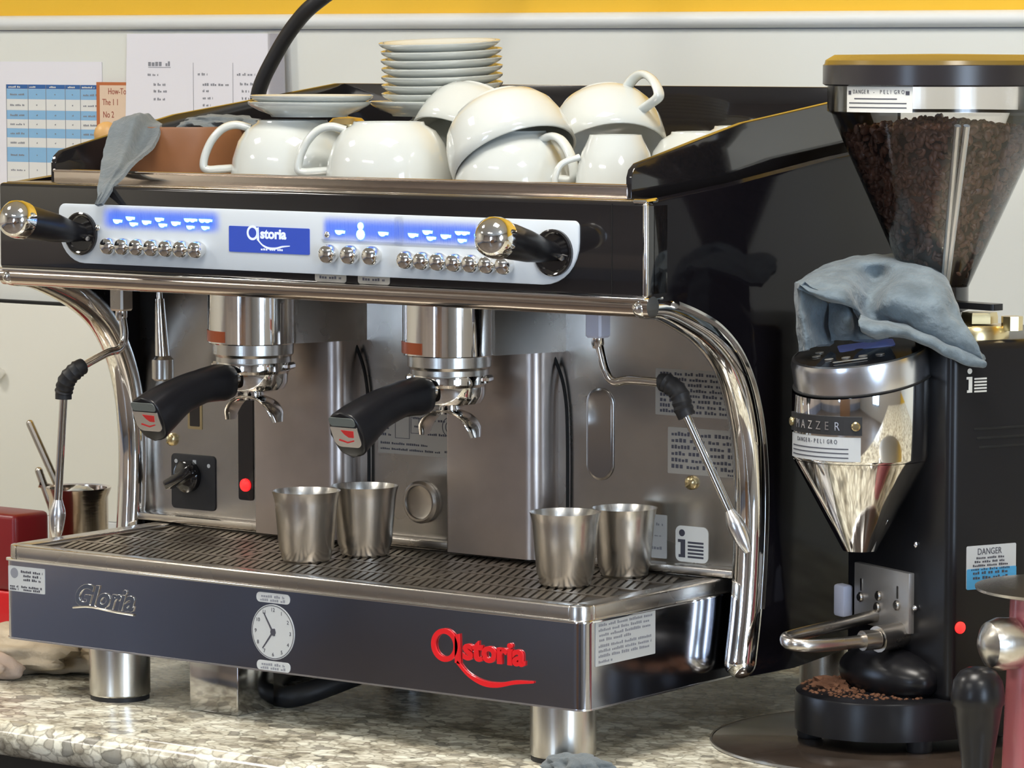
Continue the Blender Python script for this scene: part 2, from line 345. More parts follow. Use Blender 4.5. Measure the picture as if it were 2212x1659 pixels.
# menu table: left edge px15..220 -> x -.853..-.60
t=thing('printed_timetable','blue and white striped printed table sheet taped to the wall','poster',(-.72,yw,.45))
X0,X1=-.853,-.6845; Zt=.5985; rows=[(a*.6,m,c*.6) for a,m,c in [(.0,'tb_dark',.0098),(.0098,'tb_blue',.0325),(.0325,'tb_white',.0565),(.0565,'tb_blue',.0767),(.0767,'tb_white',.0962),(.0962,'tb_blue',.1167),(.1167,'tb_white',.1375),(.1375,'tb_blue',.170),(.170,'tb_white',.2033),(.2033,'tb_white',.233)]]
def child(name,b,m,p,smooth=30):
    o=ob(name,b,m,p,smooth); o.matrix_parent_inverse=p.matrix_world.inverted() if p.parent is None else Mx.Identity(4); return o
bpy.context.view_layer.update()
b=nb(); poly(b,rrect(X0-.03,Zt-.165,X1+.002,Zt+.03,.001),.0006,FRONT(0,yw,0)); sh=child('sheet',b,'paper',t)
for mt_ in ('tb_dark','tb_blue','tb_white'):
    b=nb()
    for a,m_,c in rows:
        if m_==mt_: poly(b,[(X0,Zt-c+.0004),(X1,Zt-c+.0004),(X1,Zt-a),(X0,Zt-a)],.0003,FRONT(0,yw-.0006,0))
    child('row_band',b,mt_,t)
b=nb(); cols_=[X0,X0+.0395,X0+.0715,X0+.106,X0+.133,X1]
for x in cols_: poly(b,[(x-.0003,Zt-.140),(x+.0003,Zt-.140),(x+.0004,Zt),(x-.0004,Zt)],.0002,FRONT(0,yw-.001,0))
for i,(a,m_,c) in enumerate(rows[1:]):
    strokes(b,FRONT(0,yw-.001,0),X0+.007,X0+.033,Zt-(a+c)/2-.0015,.0026,.0002,2,i)
    strokes(b,FRONT(0,yw-.001,0),X0+.138,X0+.162,Zt-(a+c)/2-.0015,.0026,.0002,2,i+30)
    for q in (.054,.087,.118): strokes(b,FRONT(0,yw-.001,0),X0+q,X0+q+.003,Zt-(a+c)/2-.001,.002,.0002,1,i+60)
child('print',b,'ink_grey',t)
b=nb()
for a_,c_ in ((.004,.026),(.042,.055),(.078,.090),(.111,.124),(.136,.158)): strokes(b,FRONT(0,yw-.001,0),X0+a_,X0+c_,Zt-.0042,.0024,.0002,1,int(a_*1e3))
child('lettering',b,'sticker_white',t)
t=thing('menu_card','small beige menu card with orange border beside the striped table','card',(-.66,yw,.5))
bpy.context.view_layer.update()
b=nb(); poly(b,[(-.6895,.53),(-.625,.53),(-.625,.6025),(-.6895,.6025)],.001,FRONT(0,yw-.0025,0)); child('border',b,'orange',t)
b=nb(); poly(b,[(-.6835,.528),(-.625,.528),(-.625,.5985),(-.6835,.5985)],.0003,FRONT(0,yw-.0036,0)); child('sheet',b,'beige',t)
b=nb()
for s,x,z in (('How-To',-.669,.587),('The 1 1',-.679,.573),('No 2',-.678,.557)): b=nb(); text(b,s,.0115,FRONT(x,yw-.0041,z),ext=.0001,sx=.8); child('lettering',b,'ink_red',t)
t=thing('notice_sheet','white typed notice paper on the wall behind the machine','paper',(-.47,yw,.55))
bpy.context.view_layer.update()
b=nb(); poly(b,[(-.6395,.48),(-.366,.48),(-.372,.6645),(-.6335,.6645)],.0008,FRONT(0,yw-.005,0)); child('sheet',b,'paper',t)
b=nb(); F_=FRONT(0,yw-.006,0)
strokes(b,F_,-.597,-.559,.6235,.0065,.0001,1,3); poly(b,[(-.597,.6215),(-.559,.6215),(-.559,.6222),(-.597,.6222)],.0001,F_)
for x,z,w_ in ((-.598,.611,.018),(-.588,.5985,.022),(-.588,.590,.025),(-.588,.580,.02),(-.60,.553,.036),(-.60,.54,.02),(-.513,.612,.016),(-.505,.599,.044),(-.505,.591,.013),(-.505,.582,.017),(-.505,.573,.013),(-.513,.558,.02),(-.448,.612,.030),(-.443,.600,.022),(-.440,.591,.012),(-.440,.582,.012)): strokes(b,F_,x,x+w_,z,.0034,.0001,3,int(-x*1e4+z*100))
for x in (-.521,-.455): poly(b,[(x,.50),(x+.0006,.50),(x+.0006,.628),(x,.628)],.0001,F_)
child('print',b,'ink_grey',t)
t=thing('plastic_sleeve','clear plastic sleeve hanging at the right edge of the white notice','sleeve',(-.42,yw,.55)); bpy.context.view_layer.update()
b=nb(); poly(b,[(-.395,.5),(-.352,.5),(-.360,.668),(-.395,.668)],.0004,FRONT(0,yw-.0075,0)); child('film',b,'clear_film',t)
# ------------------------------------------------------------ ESPRESSO MACHINE
EM=thing('espresso_machine','two-group chrome and black espresso machine with blue-lit button panel','coffee machine',(0,0,0))
W=.72
b=nb(); box(b,0,W,0,.56,.0555,.1345,.013,5,vert_only=True); base=ob('drip_base',b,'polished',EM)
b=nb(); poly(b,rrect(-.002,-.002,W+.002,.26,.014),.0022,Mx.Translation((0,0,.1340)),0,.0009); ob('base_edge_strip',b,'chrome',base)
b=nb(); poly(b,rrect(-.0007,-.0007,W+.0007,.26,.0135),.0015,Mx.Translation((0,0,.0545))); ob('lower_edge_strip',b,'alu',base)
# drip tray
b=nb(); outer=rrect(.004,.004,W-.004,.247,.006,6); poly(b,outer,.0095,Mx.Translation((0,0,.136)),0,.001,1)
for q in ((.0166,W-.0166,.001,.016),(.0242,W-.0222,.2385,.2488),(.001,.024,.0165,.249),(W-.022,W-.001,.0165,.249)): box(b,*q,.1350,.1495,.0022,3)
for x_,a_ in ((.0165,180),(W-.0165,270)): poly(b,[(x_,.0165)]+[(x_+.0155*math.cos(R(a_+90*k/8)),.0165+.0155*math.sin(R(a_+90*k/8))) for k in range(9)],.0145,Mx.Translation((0,0,.1350)),0,.0015,2)
tray=ob('drip_tray',b,'steel',EM)
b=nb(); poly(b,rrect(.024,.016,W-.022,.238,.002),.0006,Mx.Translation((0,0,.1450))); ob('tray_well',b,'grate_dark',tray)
b=nb(); rd=random.Random(3)
def clipbar(x,y0,y1,wd):
    dx=-.465*(y1-y0); pts=[(x,y0),(x+wd,y0),(x+wd+dx,y1),(x+dx,y1)]
    if min(p[0] for p in pts)<.028 or max(p[0] for p in pts)>W-.026: return
    poly(b,pts,.0016,Mx.Translation((0,0,.1457)))
for (ya,yb) in ((.032,.074),(.083,.125),(.134,.176),(.185,.227)):
    x=.03
    while x<W+.1: clipbar(x,ya,yb,.0058); x+=.0092
for y in (.022,.0765,.1275,.1785,.230): box(b,.025,W-.023,y,y+.0065,.1455,.1474)
for x in (.025,W-.028): box(b,x,x+.005,.018,.237,.1455,.1475)
for x in (.24,.48): box(b,x-.004,x+.004,.018,.237,.1455,.1475)
ob('drip_grate',b,'grate',tray)
for (x,y) in ((.1212,.04),(.6678,.04),(.1212,.5),(.6678,.5)):
    b=nb(); lathe(b,[(0,.056),(.0305,.056),(.0305,.006),(.029,.004),(0,.004)],40,Mx.Translation((x,y,0))); f=ob('foot',b,'cup_steel',EM)
    b=nb(); lathe(b,[(0,.004),(.0295,.004),(.0295,0),(0,0)],32,Mx.Translation((x,y,0))); ob('rubber_pad',b,'rubber',f)
# main body behind
b=nb(); box(b,-.034,.738,.255,.58,.06,.505); box(b,-.03,.737,.06,.256,.418,.505); ob('body_shell',b,'black_satin',EM)
# side panels following the chrome tubes
def side_poly(): return [(.058,.511),(.2,.5235),(.37,.543),(.58,.562),(.58,.075),(.30,.058),(.225,.06),(.232,.11),(.239,.165),(.241,.22),(.236,.275),(.222,.325),(.196,.362),(.16,.390),(.12,.402),(.058,.412)]
for x in (.738,-.046):
    b=nb(); M=frame((x,0,0),(0,1,0),(0,0,1)) if x>0 else frame((x,0,0),(0,1,0),(0,0,1))
    poly(b,side_poly(),.015 if x>0 else .012,M,0,.0015 if x>0 else 0,2); ob('side_panel',b,'black_side',EM)
# back panel
b=nb(); box(b,-.034,.738,.246,.2555,.150,.42); bp=ob('back_panel',b,'steel_panel',EM)
b=nb(); box(b,-.03,.735,.226,.247,.1502,.158,.002); ob('bottom_ledge',b,'steel',bp)
b=nb(); box(b,-.03,.735,.07,.25,.408,.419,.003); ob('underside_plate',b,'steel_panel',EM)
# group columns and housings
GX=(.2050,.4530)
for gx in GX:
    b=nb(); pts=rrect(gx-.051,.210,gx+.060,.262,.010,6,[.003,.014,.003,.003]); poly(b,pts,.232,Mx.Translation((0,0,.1515))); ob('group_column',b,'steel_column',EM)
    n=18; pts=[(gx+.0455*math.cos(t),.150+.0455*math.sin(t)) for t in [PI+PI*k/n for k in range(n+1)]]+[(gx+.062,.225),(gx+.072,.255),(gx-.0455,.255)]
    b=nb(); pts=[(gx-.0425,.165),(gx+.0425,.165),(gx+.062,.225),(gx+.072,.255),(gx-.0425,.255)]; poly(b,pts,.060,Mx.Translation((0,0,.3535)),0,.001); gh=ob('group_housing',b,'steel_panel',EM)
    b=nb(); lathe(b,[(0,.3535),(.0445,.3535),(.0455,.3545),(.0455,.414),(0,.414)],56,Mx.Translation((gx,.150,0))); ob('housing_front',b,'chrome',gh)
    b=nb(); pts=[(gx+.0463*math.cos(t),.150+.0463*math.sin(t)) for t in [R(-146+58*k/10) for k in range(11)]]; pts+=[(gx+.0452*math.cos(t),.150+.0452*math.sin(t)) for t in [R(-88-58*k/10) for k in range(11)]]
    poly(b,pts,.011,Mx.Translation((0,0,.3560))); ob('copper_strip',b,'copper_strip',gh)
    b=nb(); lathe(b,[(0,.3535),(.0405,.3535),(.0405,.343),(.038,.340),(.038,.335),(0,.335)],48,Mx.Translation((gx,.150,0))); ob('group_head',b,'cup_steel',EM)
    # gap line between panels, right of each housing, drawn as a thin black tube
    b=nb(); tube(b,cr([(gx+.022,.240,.412),(gx+.040,.2405,.376),(gx+.060,.241,.345),(gx+.070,.2425,.315),(gx+.0735,.2425,.27),(gx+.0735,.2425,.155)],6),.0017,8); ob('panel_seam',b,'gap',bp)
# upper front: fascia, rail
b=nb(); box(b,-.046,.753,.047,.085,.4245,.5115,.004,3); fas=ob('front_fascia',b,'black_gloss',EM)
b=nb(); tube(b,[(-.0468,.057,.4168),(.7540,.057,.4168)],.0098,20,side=(0,0,1)); 
ob('front_rail',b,'rail',EM)
b=nb(); box(b,-.0465,.7535,.0445,.075,.4225,.4255,.001); ob('rail_lip',b,'chrome',fas)
b=nb(); tube(b,*capped([(.7520,.0485,.428),(.7520,.0485,.508)],.0028),12); tube(b,*capped([(.741,.0475,.5115),(.7515,.0495,.5115),(.7535,.062,.5125)],.0022),8); ob('corner_strip',b,'chrome',fas)
b=nb(); box(b,.716,.7165,.0463,.0475,.427,.509); ob('corner_seam',b,'gap',fas)
# ledge and steel cup rail
b=nb(); box(b,-.04,.748,.052,.10,.5085,.5125,.0015); ob('top_ledge',b,'ledge',EM)
b=nb(); box(b,-.002,.7085,.082,.0845,.511,.5235,.001); tube(b,[(-.002,.0825,.5235),(.7085,.0825,.5235)],.0016,8); rl=ob('cup_rail',b,'rail',EM)
b=nb(); box(b,.0,.706,.0845,.548,.503,.5055); ob('cup_tray',b,'steel',EM)
# wings
wp=[(.083,.506),(.083,.531),(.086,.538),(.094,.5435),(.188,.5625),(.267,.5775),(.4156,.594),(.537,.608),(.556,.608),(.556,.506)]
for x in (-.006,.7065):
    b=nb(); poly(b,wp,.006,frame((x,0,0),(0,1,0),(0,0,1)),0,.001); ob('side_wing',b,'black_gloss',EM)
b=nb(); box(b,-.006,.7125,.548,.556,.506,.608,.001); ob('rear_wing',b,'black_gloss',EM)
# tubes
tp=[(.060,.4155),(.085,.4140),(.120,.4035),(.155,.389),(.187,.366),(.210,.336),(.225,.300),(.2325,.262),(.235,.22),(.233,.17),(.228,.12),(.219,.0735)]
for x in (.7435,-.0365):
    P_,r_=capped(cr([(x,a,c) for a,c in tp],4),.0155,5)
    n0=5; b=nb(); 
    for i in range(len(r_)):
        f=min(1,max(0,(i-5)/12)); 
        if i>=5: r_[i]*=(.64+.36*f)
        else: r_[i]*=.64
    tube(b,P_,r_,20,side=(1,0,0)); tbo=ob('side_tube',b,'chrome',EM)
    b=nb(); xx=x+(.0125 if x>0 else -.0125); P2=cr([(xx,a+.006,c+.0035) for a,c in tp[1:-1]],4); tube(b,P2,.0042,8); ob('tube_bead',b,'chrome_dark',tbo)
# control panel
pp=rrect(.040,.4335,.681,.4925,.01,8,[.034,.040,.006,.008])
b=nb(); poly(b,pp,.0022,FRONT(0,.0468,0),0,.0006); cp=ob('control_panel',b,'panel_white',EM)
def pknob(x,z,r=.0086):
    b=nb(); lathe(b,[(r*.8,0),(r*.8,.003),(r,.0045),(r,.009),(r*.86,.0118),(r*.5,.0135),(0,.014)],20,FRONT(x,.0446,z)); ob('push_button',b,'chrome',cp)
for k in range(7): pknob(.1134+k*(.2291-.1134)/6,.4522)
for k in range(3): pknob(.3945+k*.0262,.4535,.0092)
for k in range(7): pknob(.4881+k*(.6023-.4881)/6,.4510-.0002*k)
for x,z in ((.0935,.4695),(.3885,.4715)):
    b=nb(); ell(b,(x,.044,z),.0035,.0025,.0035,2); ob('small_screw',b,'chrome',cp)
def icon(x,z,kind):
    b=nb(); M=FRONT(x,.0440,z)@Mx.Diagonal((1.4,1.4,1,1))
    def cupi(cx,cy,s):
        n=8; poly(b,[(cx+s*math.cos(PI+PI*k/n),cy+s*.9*math.sin(PI+PI*k/n)) for k in range(n+1)],.0006,M)
        poly(b,[(cx+s*.9,cy-.0002),(cx+s*1.5,cy-.0002),(cx+s*1.4,cy-s*.6),(cx+s*.8,cy-s*.6)],.0006,M)
    if kind==0: cupi(0,-.0005,.0035)
    elif kind==1: cupi(-.0016,.0018,.0034); cupi(.0016,-.0022,.0032)
    elif kind==2: poly(b,circ(0,.0028,.0026,12),.0006,M); poly(b,circ(0,-.0028,.0036,12),.0006,M)
    elif kind==3: cupi(-.0022,.002,.003); cupi(.0026,.002,.003); cupi(0,-.003,.003)
    o=ob('lit_icon',b,'led_blue',cp); return o
kk=[0,1,0,1,0,3,3]
for k in range(7): icon(.1193+k*.0192,.4792,kk[k])
for k in range(3): icon(.403+k*.0262,.4768,(0,2,0)[k])
for k in range(4): icon(.4909+k*.0192,.4765,(0,1,0,3)[k])
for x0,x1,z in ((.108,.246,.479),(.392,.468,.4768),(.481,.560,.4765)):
    b=nb(); poly(b,rrect(x0-.012,z-.0135,x1+.012,z+.0145,.004),.0002,FRONT(0,.0446,0)); ob('painted_glow',b,'led_halo',cp)  # soft emissive patches painting the icons' blue glow onto the panel
# logo drawing
def logo(b,M,s,t=.001):
    """ring letter with tail, remaining letters and swoosh; s = total width"""
    n=28; R0,R1=.128*s,.088*s; cx,cy=.135*s,.16*s
    for k in range(n):
        a,c=2*PI*k/n,2*PI*(k+1)/n
        poly(b,[(cx+R1*math.cos(a),cy+R1*math.sin(a)),(cx+R0*math.cos(a),cy+R0*math.sin(a)),(cx+R0*math.cos(c),cy+R0*math.sin(c)),(cx+R1*math.cos(c),cy+R1*math.sin(c))],t,M)
    poly(b,[(.235*s,.035*s),(.285*s,.03*s),(.275*s,.26*s),(.235*s,.25*s)],t,M)
    text(b,'storia',.235*s,M@Mx.Translation((.31*s,.075*s,t/2)),ext=t/2,off=.009*s,sx=1.06)
    up=[(.26,.055),(.36,-.03),(.5,-.075),(.66,-.075),(.8,-.045),(.97,-.035)]; dn=[(.97,-.05),(.8,-.075),(.64,-.115),(.5,-.115),(.36,-.06),(.25,.03)]
    q=[V((x,y,0)) for x,y in up]; q2=[V((x,y,0)) for x,y in dn]
    A=cr(q,4); B=cr(q2,4)[::-1]
    for k in range(len(A)-1): poly(b,[(A[k].x*s,A[k].y*s),(B[k].x*s,B[k].y*s),(B[k+1].x*s,B[k+1].y*s),(A[k+1].x*s,A[k+1].y*s)],t,M)
b=nb(); poly(b,rrect(.2655,.4515,.3665,.4765,.0012),.0008,FRONT(0,.0447,0)); dsp=ob('display',b,'logo_blue',cp)
b=nb(); logo(b,FRONT(.288,.0439,.4615),.056,.0003); strokes(b,FRONT(0,.0441,0),.306,.334,.4540,.0026,.0002,2,4); ob('display_logo',b,'logo_white',dsp)
# levers
for (hx,bx) in ((.0711,.0695),(.6536,.654)):
    b=nb(); lathe(b,[(.0215,0),(.0215,.0030),(.0200,.0040),(.018,.0030),(.0165,.0012),(0,.0008)],36,FRONT(hx,.0448,.463)); lv=ob('steam_lever',b,'black_gloss',EM)
    b=nb(); P_=cr([(hx,.052,.4635),(hx,.03,.4655),(hx-.0005,.005,.4705),(bx,-.020,.4755),(bx,-.036,.4785)],5); tube(b,P_,lerpvals([.0075,.0105,.0145,.0162,.0165],5),22); ob('lever_grip',b,'black_satin',lv)
    b=nb(); ax=V((0,-1,.2)).normalized(); M=frame((bx,-.035,.4785),(1,0,0),ax.cross(V((1,0,0)))) ; 
    if (M.to_3x3()@V((0,0,1))).dot(ax)<0: M=frame((bx,-.035,.4785),(-1,0,0),ax.cross(V((1,0,0))))
    lathe(b,[(.0165,0),(.0185,.002),(.0190,.010),(.0175,.018),(.0125,.0235),(.006,.0262),(0,.0268)],32,M); ob('chrome_cap',b,'chrome',lv)
    b=nb(); tube(b,[(hx+.004,.0435,.461),(hx+.0125,.040,.4585)],.0025,8); ob('lever_pin',b,'alu',lv)
# stickers under panel
for x in (.371,.4235):
    M=FRONT(x,.0468,.4262); s=sticker('pill_sticker',M,.0385,.0092,EM,'sticker_steel',.003,[(.15,.85,.35,.32,3)],'ink')
# base front logo and stickers
b=nb(); logo(b,FRONT(.5473,-.0004,.0815),.121,.0022); ob('red_logo',b,'red',base)
b=nb(); text(b,'Gloria',.030,FRONT(.0965,-.0002,.0975),ext=.0008,off=.0008,shear=.35,sx=1.05,bevel=.0003); tube(b,cr([(.097,-.001,.094),(.12,-.001,.0965),(.15,-.001,.0945),(.178,-.001,.0935)],5),.0011,6); ob('script_emblem',b,'chrome',base)
b=nb(); poly(b,circ(.356,.0934,.0266,40),.0005,FRONT(0,-.0001,0)); ck=ob('clock_sticker',b,'sticker',base); ck['label']='round clock face sticker with two hands'
b=nb(); M=FRONT(.356,-.0007,.0934); n=40
for k in range(n):
    a,c=2*PI*k/n,2*PI*(k+1)/n; poly(b,[(.0252*math.cos(a),.0252*math.sin(a)),(.0258*math.cos(a),.0258*math.sin(a)),(.0258*math.cos(c),.0258*math.sin(c)),(.0252*math.cos(c),.0252*math.sin(c))],.0001,M)
def hand(a,l,w): 
    u=V((math.cos(a),math.sin(a),0)); p=V((-u.y,u.x,0)); q=[-u*.004+p*w,-u*.004-p*w,u*l-p*w*.6,u*l+p*w*.6]; poly(b,[(v.x,v.y) for v in q],.0002,M)
hand(R(122),.021,.001); hand(R(232),.021,.001); poly(b,circ(.0003,0,.0033,14),.0003,M)
for k in range(12):
    a=R(90-30*(k+1)); text(b,str(k+1),.0052,M@Mx.Translation((.0215*math.cos(a),.0215*math.sin(a)-.0018,0)),ext=.0001,align='CENTER')
ob('clock_hands',b,'ink',ck)
sticker('pill_sticker',FRONT(.3355,-.0001,.1213),.0415,.0095,base,'sticker',.0042,[(.15,.85,.52,.28,2),(.12,.88,.14,.28,2)],'ink_grey')
sticker('pill_sticker',FRONT(.3355,-.0001,.0558),.0415,.0095,base,'sticker',.0042,[(.15,.85,.52,.28,2),(.12,.88,.14,.28,2)],'ink_grey')
s=sticker('certification_sticker',FRONT(.008,-.0001,.1035),.050,.0255,base,'sticker',.001,[(.35,.95,.76,.1,2),(.42,.9,.6,.1,2),(.42,.9,.45,.1,2),(.05,.28,.16,.09,1),(.05,.28,.05,.09,1),(.36,.93,.16,.09,2),(.42,.9,.05,.09,2)],'ink')
b=nb(); M=FRONT(.008,-.0006,.1035)
poly(b,circ(.0085,.0185,.0052,20),.0001,M); ob('round_mark',b,'ink_grey',s)
sticker('notice_sticker',RIGHT(W+.0002,.0165,.0935),.095,.0415,base,'sticker',.001,[(.05,.95,.86,.07,4),(.05,.9,.75,.07,4),(.06,.92,.64,.07,3),(.06,.6,.53,.07,3),(.05,.95,.40,.07,3),(.05,.93,.29,.07,4),(.05,.9,.18,.07,4),(.05,.28,.06,.06,1)],'ink_grey')
# items on back panel (front at y=.246)
yb=.2458
b=nb(); poly(b,rrect(.0095,.1635,.0705,.2215,.005),.0015,FRONT(0,yb,0),0,.0004); kp=ob('switch_plate',b,'black_matte',EM)
b=nb(); M=FRONT(.034,yb-.0015,.1985); lathe(b,[(.017,0),(.017,.006),(.013,.008),(0,.008)],28,M); MM=M@Mx.Rotation(R(28),4,'Z'); box(b,-.021,.021,-.0055,.0055,.006,.020,.003,2,MM); ob('rotary_knob',b,'black_gloss',kp)
b=nb()
for x,z in ((.0165,.2135),(.062,.211)): poly(b,circ(x,z,.0022,10),.0003,FRONT(0,yb-.0015,0))
box(b,.040,.0445,yb-.0018,yb-.0015,.208,.216); ob('switch_marks',b,'sticker',kp)
b=nb(); poly(b,rrect(.1025,.1785,.1225,.2935,.003),.001,FRONT(0,yb,0)); sg=ob('sight_glass',b,'black_gloss',EM)
b=nb(); lathe(b,[(.0068,0),(.0066,.002),(.004,.0042),(0,.005)],20,FRONT(.1125,yb-.001,.1945)); ob('red_indicator',b,'led_red',sg)
b=nb(); poly(b,rrect(.0325,.2485,.0520,.292,.001),.0006,FRONT(0,yb,0)); sl=ob('gauge_slot',b,'brass',EM)
b=nb(); poly(b,rrect(.0355,.2515,.0490,.290,.001),.0003,FRONT(0,yb-.0006,0)); ob('slot_recess',b,'grate_dark',sl)
for x,z in ((.0101,.2359),(.6702,.2355)):
    b=nb(); lathe(b,[(.0068,0),(.0068,.0025),(.005,.004),(0,.0045)],18,FRONT(x,yb,z)); box(b,-.0055,.0055,-.0008,.0008,.0035,.0052,0,1,FRONT(x,yb,z)@Mx.Rotation(.7,4,'Z')); ob('panel_screw',b,'brass',EM)
s=sticker('rating_plate',FRONT(.2885,yb,.2400),.106,.047,EM,'sticker_steel',.001,[(.03,.16,.72,.06,1),(.03,.16,.52,.06,1),(.03,.16,.38,.06,1),(.03,.6,.2,.05,3),(.03,.75,.08,.05,4),(.42,.6,.78,.05,1),(.44,.6,.6,.05,1),(.65,.85,.75,.06,2),(.6,.9,.45,.05,2),(.8,.95,.1,.05,1)],'ink')
b=nb(); M=FRONT(.2885,yb-.0006,.2400)
for (x0,x1,y0,y1) in ((.022,.040,.016,.040),(.042,.052,.022,.038)):
    for q in ((x0,y0,x1,y0+.0005),(x0,y1,x1,y1+.0005),(x0,y0,x0+.0005,y1),(x1,y0,x1+.0005,y1)): poly(b,[(q[0],q[1]),(q[2],q[1]),(q[2],q[3]),(q[0],q[3])],.0001,M)
for k in range(24):
    a,c=2*PI*k/24,2*PI*(k+1)/24
    for r0 in (.0095,.0055): poly(b,[(.092+r0*math.cos(a),.031+r0*math.sin(a)),(.092+(r0+.0008)*math.cos(a),.031+(r0+.0008)*math.sin(a)),(.092+(r0+.0008)*math.cos(c),.031+(r0+.0008)*math.sin(c)),(.092+r0*math.cos(c),.031+r0*math.sin(c))],.0001,M)
ob('plate_diagram',b,'ink',s)
b=nb(); lathe(b,[(.0215,0),(.0215,.004),(.019,.0065),(.017,.0065),(.0165,.004),(.013,.003),(0,.003)],40,FRONT(.3445,yb,.1935)); ob('round_cap',b,'steel',EM)
b=nb(); pts=rrect(.5475,.2305,.5795,.3205,.0158,10); poly(b,pts,.0014,FRONT(0,yb,0),0,.0006); sl=ob('oval_recess',b,'chrome_dark',EM)
b=nb(); pts=rrect(.5500,.2330,.5770,.3180,.0133,10); poly(b,pts,.0003,FRONT(0,yb-.0014,0)); ob('recess_floor',b,'chrome_dark',sl)
ln=[(.06,.94,.87-.115*k,.075,random.Random(k).randint(4,6)) for k in range(8)]
sticker('warning_plate',FRONT(.628,yb,.2985),.091,.0445,EM,'sticker_steel',.001,ln,'ink')
sticker('warning_plate',FRONT(.6425,yb,.2430),.088,.0445,EM,'sticker_steel',.001,[(.05,.95,.82-.14*k,.09,4) for k in range(6)]+[(.78,.96,.03,.05,1)],'ink')
def info_logo(parent,M,w,h,bg='sticker_white'):
    b=nb(); poly(b,rrect(0,0,w,h,w*.16),.0004,M); s=ob('info_sticker',b,bg,parent) if bg else None
    b=nb(); z=.0004; 
    poly(b,circ(w*.2,h*.80,w*.09,16),.0002,M,z); poly(b,[(w*.1,h*.12),(w*.3,h*.12),(w*.3,h*.62),(w*.08,h*.62),(w*.08,h*.54),(w*.16,h*.54),(w*.16,h*.2),(w*.1,h*.2)],.0002,M,z)
    for k in range(5): poly(b,[(w*.38,h*(.12+k*.1)),(w*.86,h*(.12+k*.1)),(w*.86,h*(.175+k*.1)),(w*.38,h*(.175+k*.1))],.0002,M,z)
    return b,s
b_,s_=info_logo(EM,FRONT(.6518,yb,.1590),.0375,.0345); ob('info_mark',b_,'ink',s_)
sticker('small_sticker',FRONT(.6215,yb,.1600),.0200,.042,EM,'sticker',.001,[(.1,.8,.75,.07,2),(.1,.7,.5,.03,2),(.1,.8,.2,.08,1)],'ink_grey')
sticker('faint_notice',FRONT(.235,yb,.245),.03,.03,EM,'sticker_steel',.001,[(.1,.9,.7,.06,2),(.1,.9,.5,.06,2)],'ink_grey')
# steam wands
def wand(nut,bend,joint,jb,end,nutm):
    b=nb(); MM=Mx.Translation(nut); box(b,-.009,.009,-.009,.009,-.014,.02,.002,1,MM); wn=ob('steam_wand',b,nutm,EM); wn['label']='steam wand with black rubber joint'
    n=V(nut); bd=V(bend); j=V(joint); e=V(end); q=V(jb)
    b=nb(); lathe(b,[(0,0),(.0062,0),(.0062,-.006),(.0048,-.010),(0,-.010)],14,Mx.Translation((nut[0],nut[1],nut[2]-.014)))
    P_=cr([n+V((0,0,-.015)),bd*.85+n*.15,bd+(j-bd)*.12+V((0,0,-.003)),bd*.6+j*.4,j],6); tube(b,P_,.0042,12); ob('upper_pipe',b,'chrome',wn)
    b=nb(); mid=(j+q)/2+(j-bd).normalized()*.004+V((0,0,.003)); P_=cr([j-(j-bd).normalized()*.006,j,mid,q,q+(e-q).normalized()*.008],5)
    tube(b,P_,[.0085+(.0011 if 5<=i<=15 and i%2 else 0) for i in range(len(P_))],16); ob('rubber_joint',b,'rubber',wn)
    b=nb(); tube(b,[q,e],.0042,14); ob('lower_pipe',b,'chrome',wn)
    b=nb(); d=(e-q).normalized(); P_=[e-d*.032+d*.042*k/8 for k in range(9)]; tube(b,P_,[.0045,.0062,.0080,.0086,.0082,.0076,.0068,.0055,.0035],16); ob('steam_tip',b,'alu',wn)
wand((.628,.15,.392),(.638,.15,.341),(.706,.15,.3395),(.7245,.150,.317),(.784,.162,.196),'switch_white')
wand((.027,.15,.392),(.0335,.148,.345),(.0195,.092,.3215),(.0035,.088,.298),(-.009,.088,.154),'steel')
b=nb(); tube(b,[(.033,.2,.415),(.035,.2,.38)],.0035,12); tube(b,[(.0345,.2,.388),(.038,.2,.328)],lerpvals([.0052,.0078],1),14); hw=ob('hot_water_spout',b,'chrome',EM)
b=nb(); lathe(b,[(.008,.026),(.0115,.022),(.0115,.002),(.009,0),(0,0)],20,Mx.Translation((.0385,.2,.303))); ob('spout_nozzle',b,'cup_steel',hw)
b=nb(); tube(b,cr([(.42,.35,.06),(.36,.22,.045),(.30,.10,.012),(.22,.16,.010),(.16,.3,.011),(.1,.45,.011)],8),.011,14); ob('drain_hose',b,'rubber',EM)
b=nb(); box(b,.222,.285,.030,.085,.0,.0548,.002); ob('drain_box',b,'chrome_dark',EM)
